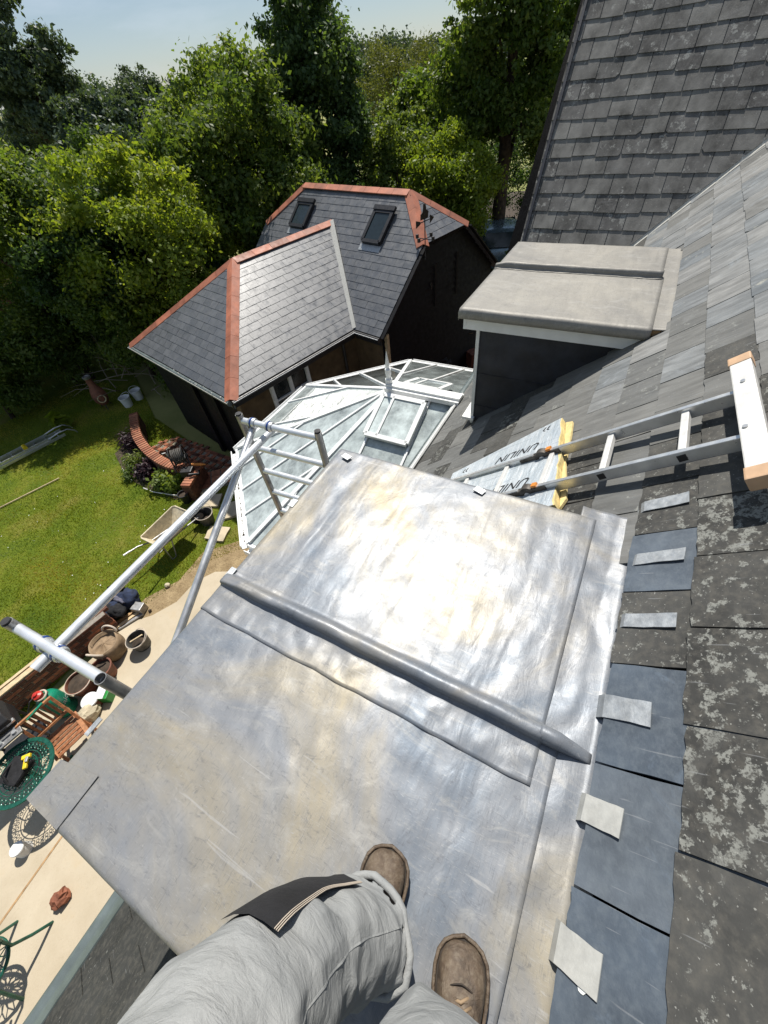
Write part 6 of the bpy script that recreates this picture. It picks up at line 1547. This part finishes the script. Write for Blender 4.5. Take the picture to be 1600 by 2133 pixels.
def boot(toe, heel, rz_h):
    toe, heel = Vector(toe), Vector(heel); ax = (toe-heel); L = ax.length; ax.normalize(); sd = Vector((-ax.y, ax.x, 0))
    # (position along, half width, height, lift)
    S = [(0, .022, .05), (.03, .035, .085), (.10, .040, .10), (.25, .041, .115), (.40, .042, .114), (.52, .047, .102), (.65, .053, .086), (.78, .054, .074), (.88, .049, .064), (.95, .037, .052), (.99, .020, .038)]
    n = 18; mb = MB(); k = 0
    for s, w, h in S:
        for j in range(n):
            t = pi*j/(n-1); x = cos(t); z = sin(t)
            mb.v.append(heel+ax*(s*L)+sd*(w*(abs(x)**.75)*(1 if x >= 0 else -1))+Vector((0, 0, .022+(h-.022)*(z**.65))))
    for i in range(len(S)-1):
        for j in range(n-1): mb.f.append((i*n+j, i*n+j+1, (i+1)*n+j+1, (i+1)*n+j))
        mb.f.append((i*n, (i+1)*n, (i+1)*n+n-1, i*n+n-1))
    mb.f.append(tuple(range(n))); e = (len(S)-1)*n; mb.f.append(tuple(reversed(range(e, e+n))))
    o = mb.build('boot', 'boot_leather', per, smooth='all'); md = o.modifiers.new('sub', 'SUBSURF'); md.levels = md.render_levels = 2
    # shaft
    mb = MB(); c = heel+ax*(.26*L); mb.tube([c+Vector((0, 0, .06)), c+Vector((0, 0, .12))-ax*.005, c+Vector((0, 0, .2))-ax*.012], [.040, .046, .050], 18); mb.build('boot_shaft', 'boot_leather', o, smooth='all')
    # sole: outline slab, slightly wider than the upper
    mb = MB(); out = [(s*L*1.015, w+.006) for s, w, h in S]; pl = [heel+ax*(s-.003)+sd*w for s, w in out]+[heel+ax*(L*1.025)]+[heel+ax*(s-.003)-sd*w for s, w in reversed(out)]
    mb.prism([p+Vector((0, 0, .004)) for p in pl], (0, 0, .024)); mb.build('sole', 'boot_sole', o, bevel=.003)
    mb = MB(); mb.tube([p+Vector((0, 0, .030)) for p in pl], .0045, 6); mb.build('welt', 'boot_leather', o, smooth='all')
    for q in range(5):    # laces and eyelets
        s = .40+q*.06; h = .121-q*.0085; c = heel+ax*(s*L); sgn = 1 if q % 2 else -1
        mb = MB(); mb.tube([c+sd*.022+Vector((0, 0, h-.010)), c+Vector((0, 0, h+.004)), c-sd*.022+ax*.012+Vector((0, 0, h-.012))], .0036, 6); mb.build('lace', 'bag_tan', o, smooth='all')
        for sg in (-1, 1):
            mb = MB(); e = c+sd*.025*sg+Vector((0, 0, h-.012)); mb.tube([e, e+sd*.004*sg+Vector((0, 0, .003))], .004, 8); mb.build('eyelet', 'steel_dark', o)
    mb = MB(); mb.tube([heel+ax*((.74-.10*abs(k)**1.5)*L)+sd*(.050*k)+Vector((0, 0, .022+.060*(1-abs(k)**2.2)**.5+.001)) for k in np.linspace(-.98, .98, 15)], .0018, 5); mb.build('toe_seam', 'boot_sole', o, smooth='all')
    for q in (.60, .645):     # flex creases behind the toe cap
        mb = MB(); mb.tube([heel+ax*((q+.02*k*k)*L)+sd*(.040*k)+Vector((0, 0, .022+.066*(1-abs(k)**2.2)**.5)) for k in np.linspace(-.8, .8, 11)], .0022, 5); mb.build('crease', 'boot_leather', o, smooth='all')
    return o
boot((-.020, .122, ZL+.012), (-.255, .085, ZL+.012), 0)
boot((-.085, -.105, ZL+.012), (-.325, -.165, ZL+.012), 0)
# upper body, arms and head of the photographer, behind the camera
def torso():
    me = bpy.data.meshes.new('jacket'); J = [(-.50, 0, 5.80), (-.48, 0, 6.0), (-.46, 0, 6.2), (-.46, .0, 6.30), (-.46, .17, 6.24), (-.40, .22, 5.98), (-.24, .13, 6.05), (-.46, -.17, 6.24), (-.40, -.22, 5.98), (-.24, -.13, 6.05)]
    E_ = [(0, 1), (1, 2), (2, 3), (3, 4), (4, 5), (5, 6), (3, 7), (7, 8), (8, 9)]; b = BASE[per.name]
    me.from_pydata([tuple(Vector(j)-b) for j in J], E_, []); o = put('jacket', me, 'cloth_navy', per)
    md = o.modifiers.new('skin', 'SKIN'); rr = [(.13, .16), (.13, .15), (.13, .15), (.08, .08), (.065, .065), (.05, .05), (.04, .04), (.065, .065), (.05, .05), (.04, .04)]
    for sv, r in zip(me.skin_vertices[0].data, rr): sv.radius = r
    me.skin_vertices[0].data[0].use_root = True
    o.modifiers.new('sub', 'SUBSURF').levels = 1
    mb = MB(); hc_ = Vector((-.42, 0, 6.50)); mb.lathe([(.05, -.18), (.055, -.12), (.075, -.09), (.088, -.03), (.092, .03), (.085, .08), (.055, .115), (.001, .125)], hc_, 20, sx=1.1); hd_ = mb.build('head', 'skin', per, smooth='all')
    mb = MB(); mb.lathe([(.094, .0), (.098, .04), (.092, .09), (.06, .125), (.001, .135)], hc_-Vector((.012, 0, 0)), 20, cap_bottom=False, sx=1.1); mb.build('hair', 'hair', hd_, smooth='all')
    mb = MB(); mb.tube([hc_+Vector((.10, 0, .01)), hc_+Vector((.118, 0, -.03)), hc_+Vector((.10, 0, -.035))], [.010, .014, .010], 8); mb.build('nose', 'skin', hd_, smooth='all')
    for sg in (-1, 1):
        mb = MB(); mb.lathe([(.012, -.006), (.012, .006)], hc_+Vector((.092, .032*sg, .012)), 10, Matrix.Rotation(pi/2, 3, 'Y'), cap_top=True); mb.build('eye', 'ink_white', hd_)
        mb = MB(); mb.lathe([(.02, -.01), (.03, 0), (.02, .01)], hc_+Vector((0, .093*sg, 0)), 12, Matrix.Rotation(pi/2, 3, 'X'), cap_top=True); mb.build('ear', 'skin', hd_, smooth='all')
        palm = Vector((-.17, .105*sg, 6.09)); mb = MB(); mb.tube([Vector((-.245, .13*sg, 6.05)), palm, palm+Vector((.05, -.012*sg, .03))], [.026, .034, .030], 10, ell=.6); hnd = mb.build('hand', 'skin', per, smooth='all')
        for q in range(4):
            f0 = palm+Vector((.045+.004*q, -.008*sg, .045-.02*q)); Lf = (.062, .07, .066, .052)[q]
            mb = MB(); mb.tube([f0, f0+Vector((Lf*.5, -.012*sg, .01)), f0+Vector((Lf*.75, -.035*sg, .008)), f0+Vector((Lf*.55, -.055*sg, .004))], [.0095, .009, .0085, .007], 8); mb.build('finger', 'skin', hnd, smooth='all')
        mb = MB(); mb.tube([palm+Vector((.0, -.02*sg, .02)), palm+Vector((.03, -.05*sg, .035)), palm+Vector((.045, -.07*sg, .03))], [.012, .011, .008], 8); mb.build('thumb', 'skin', hnd, smooth='all')
torso()
ph = MB(); ph.box((-.10, 0, 6.145), (.009, .16, .077), rot=Matrix.Rotation(radians(38), 3, 'Y')); o = ph.build('smartphone', 'phone', loc=(-.1, 0, 6.1), bevel=.003); tag(o, 'dark smartphone held up in both hands above the roof', 'phone')
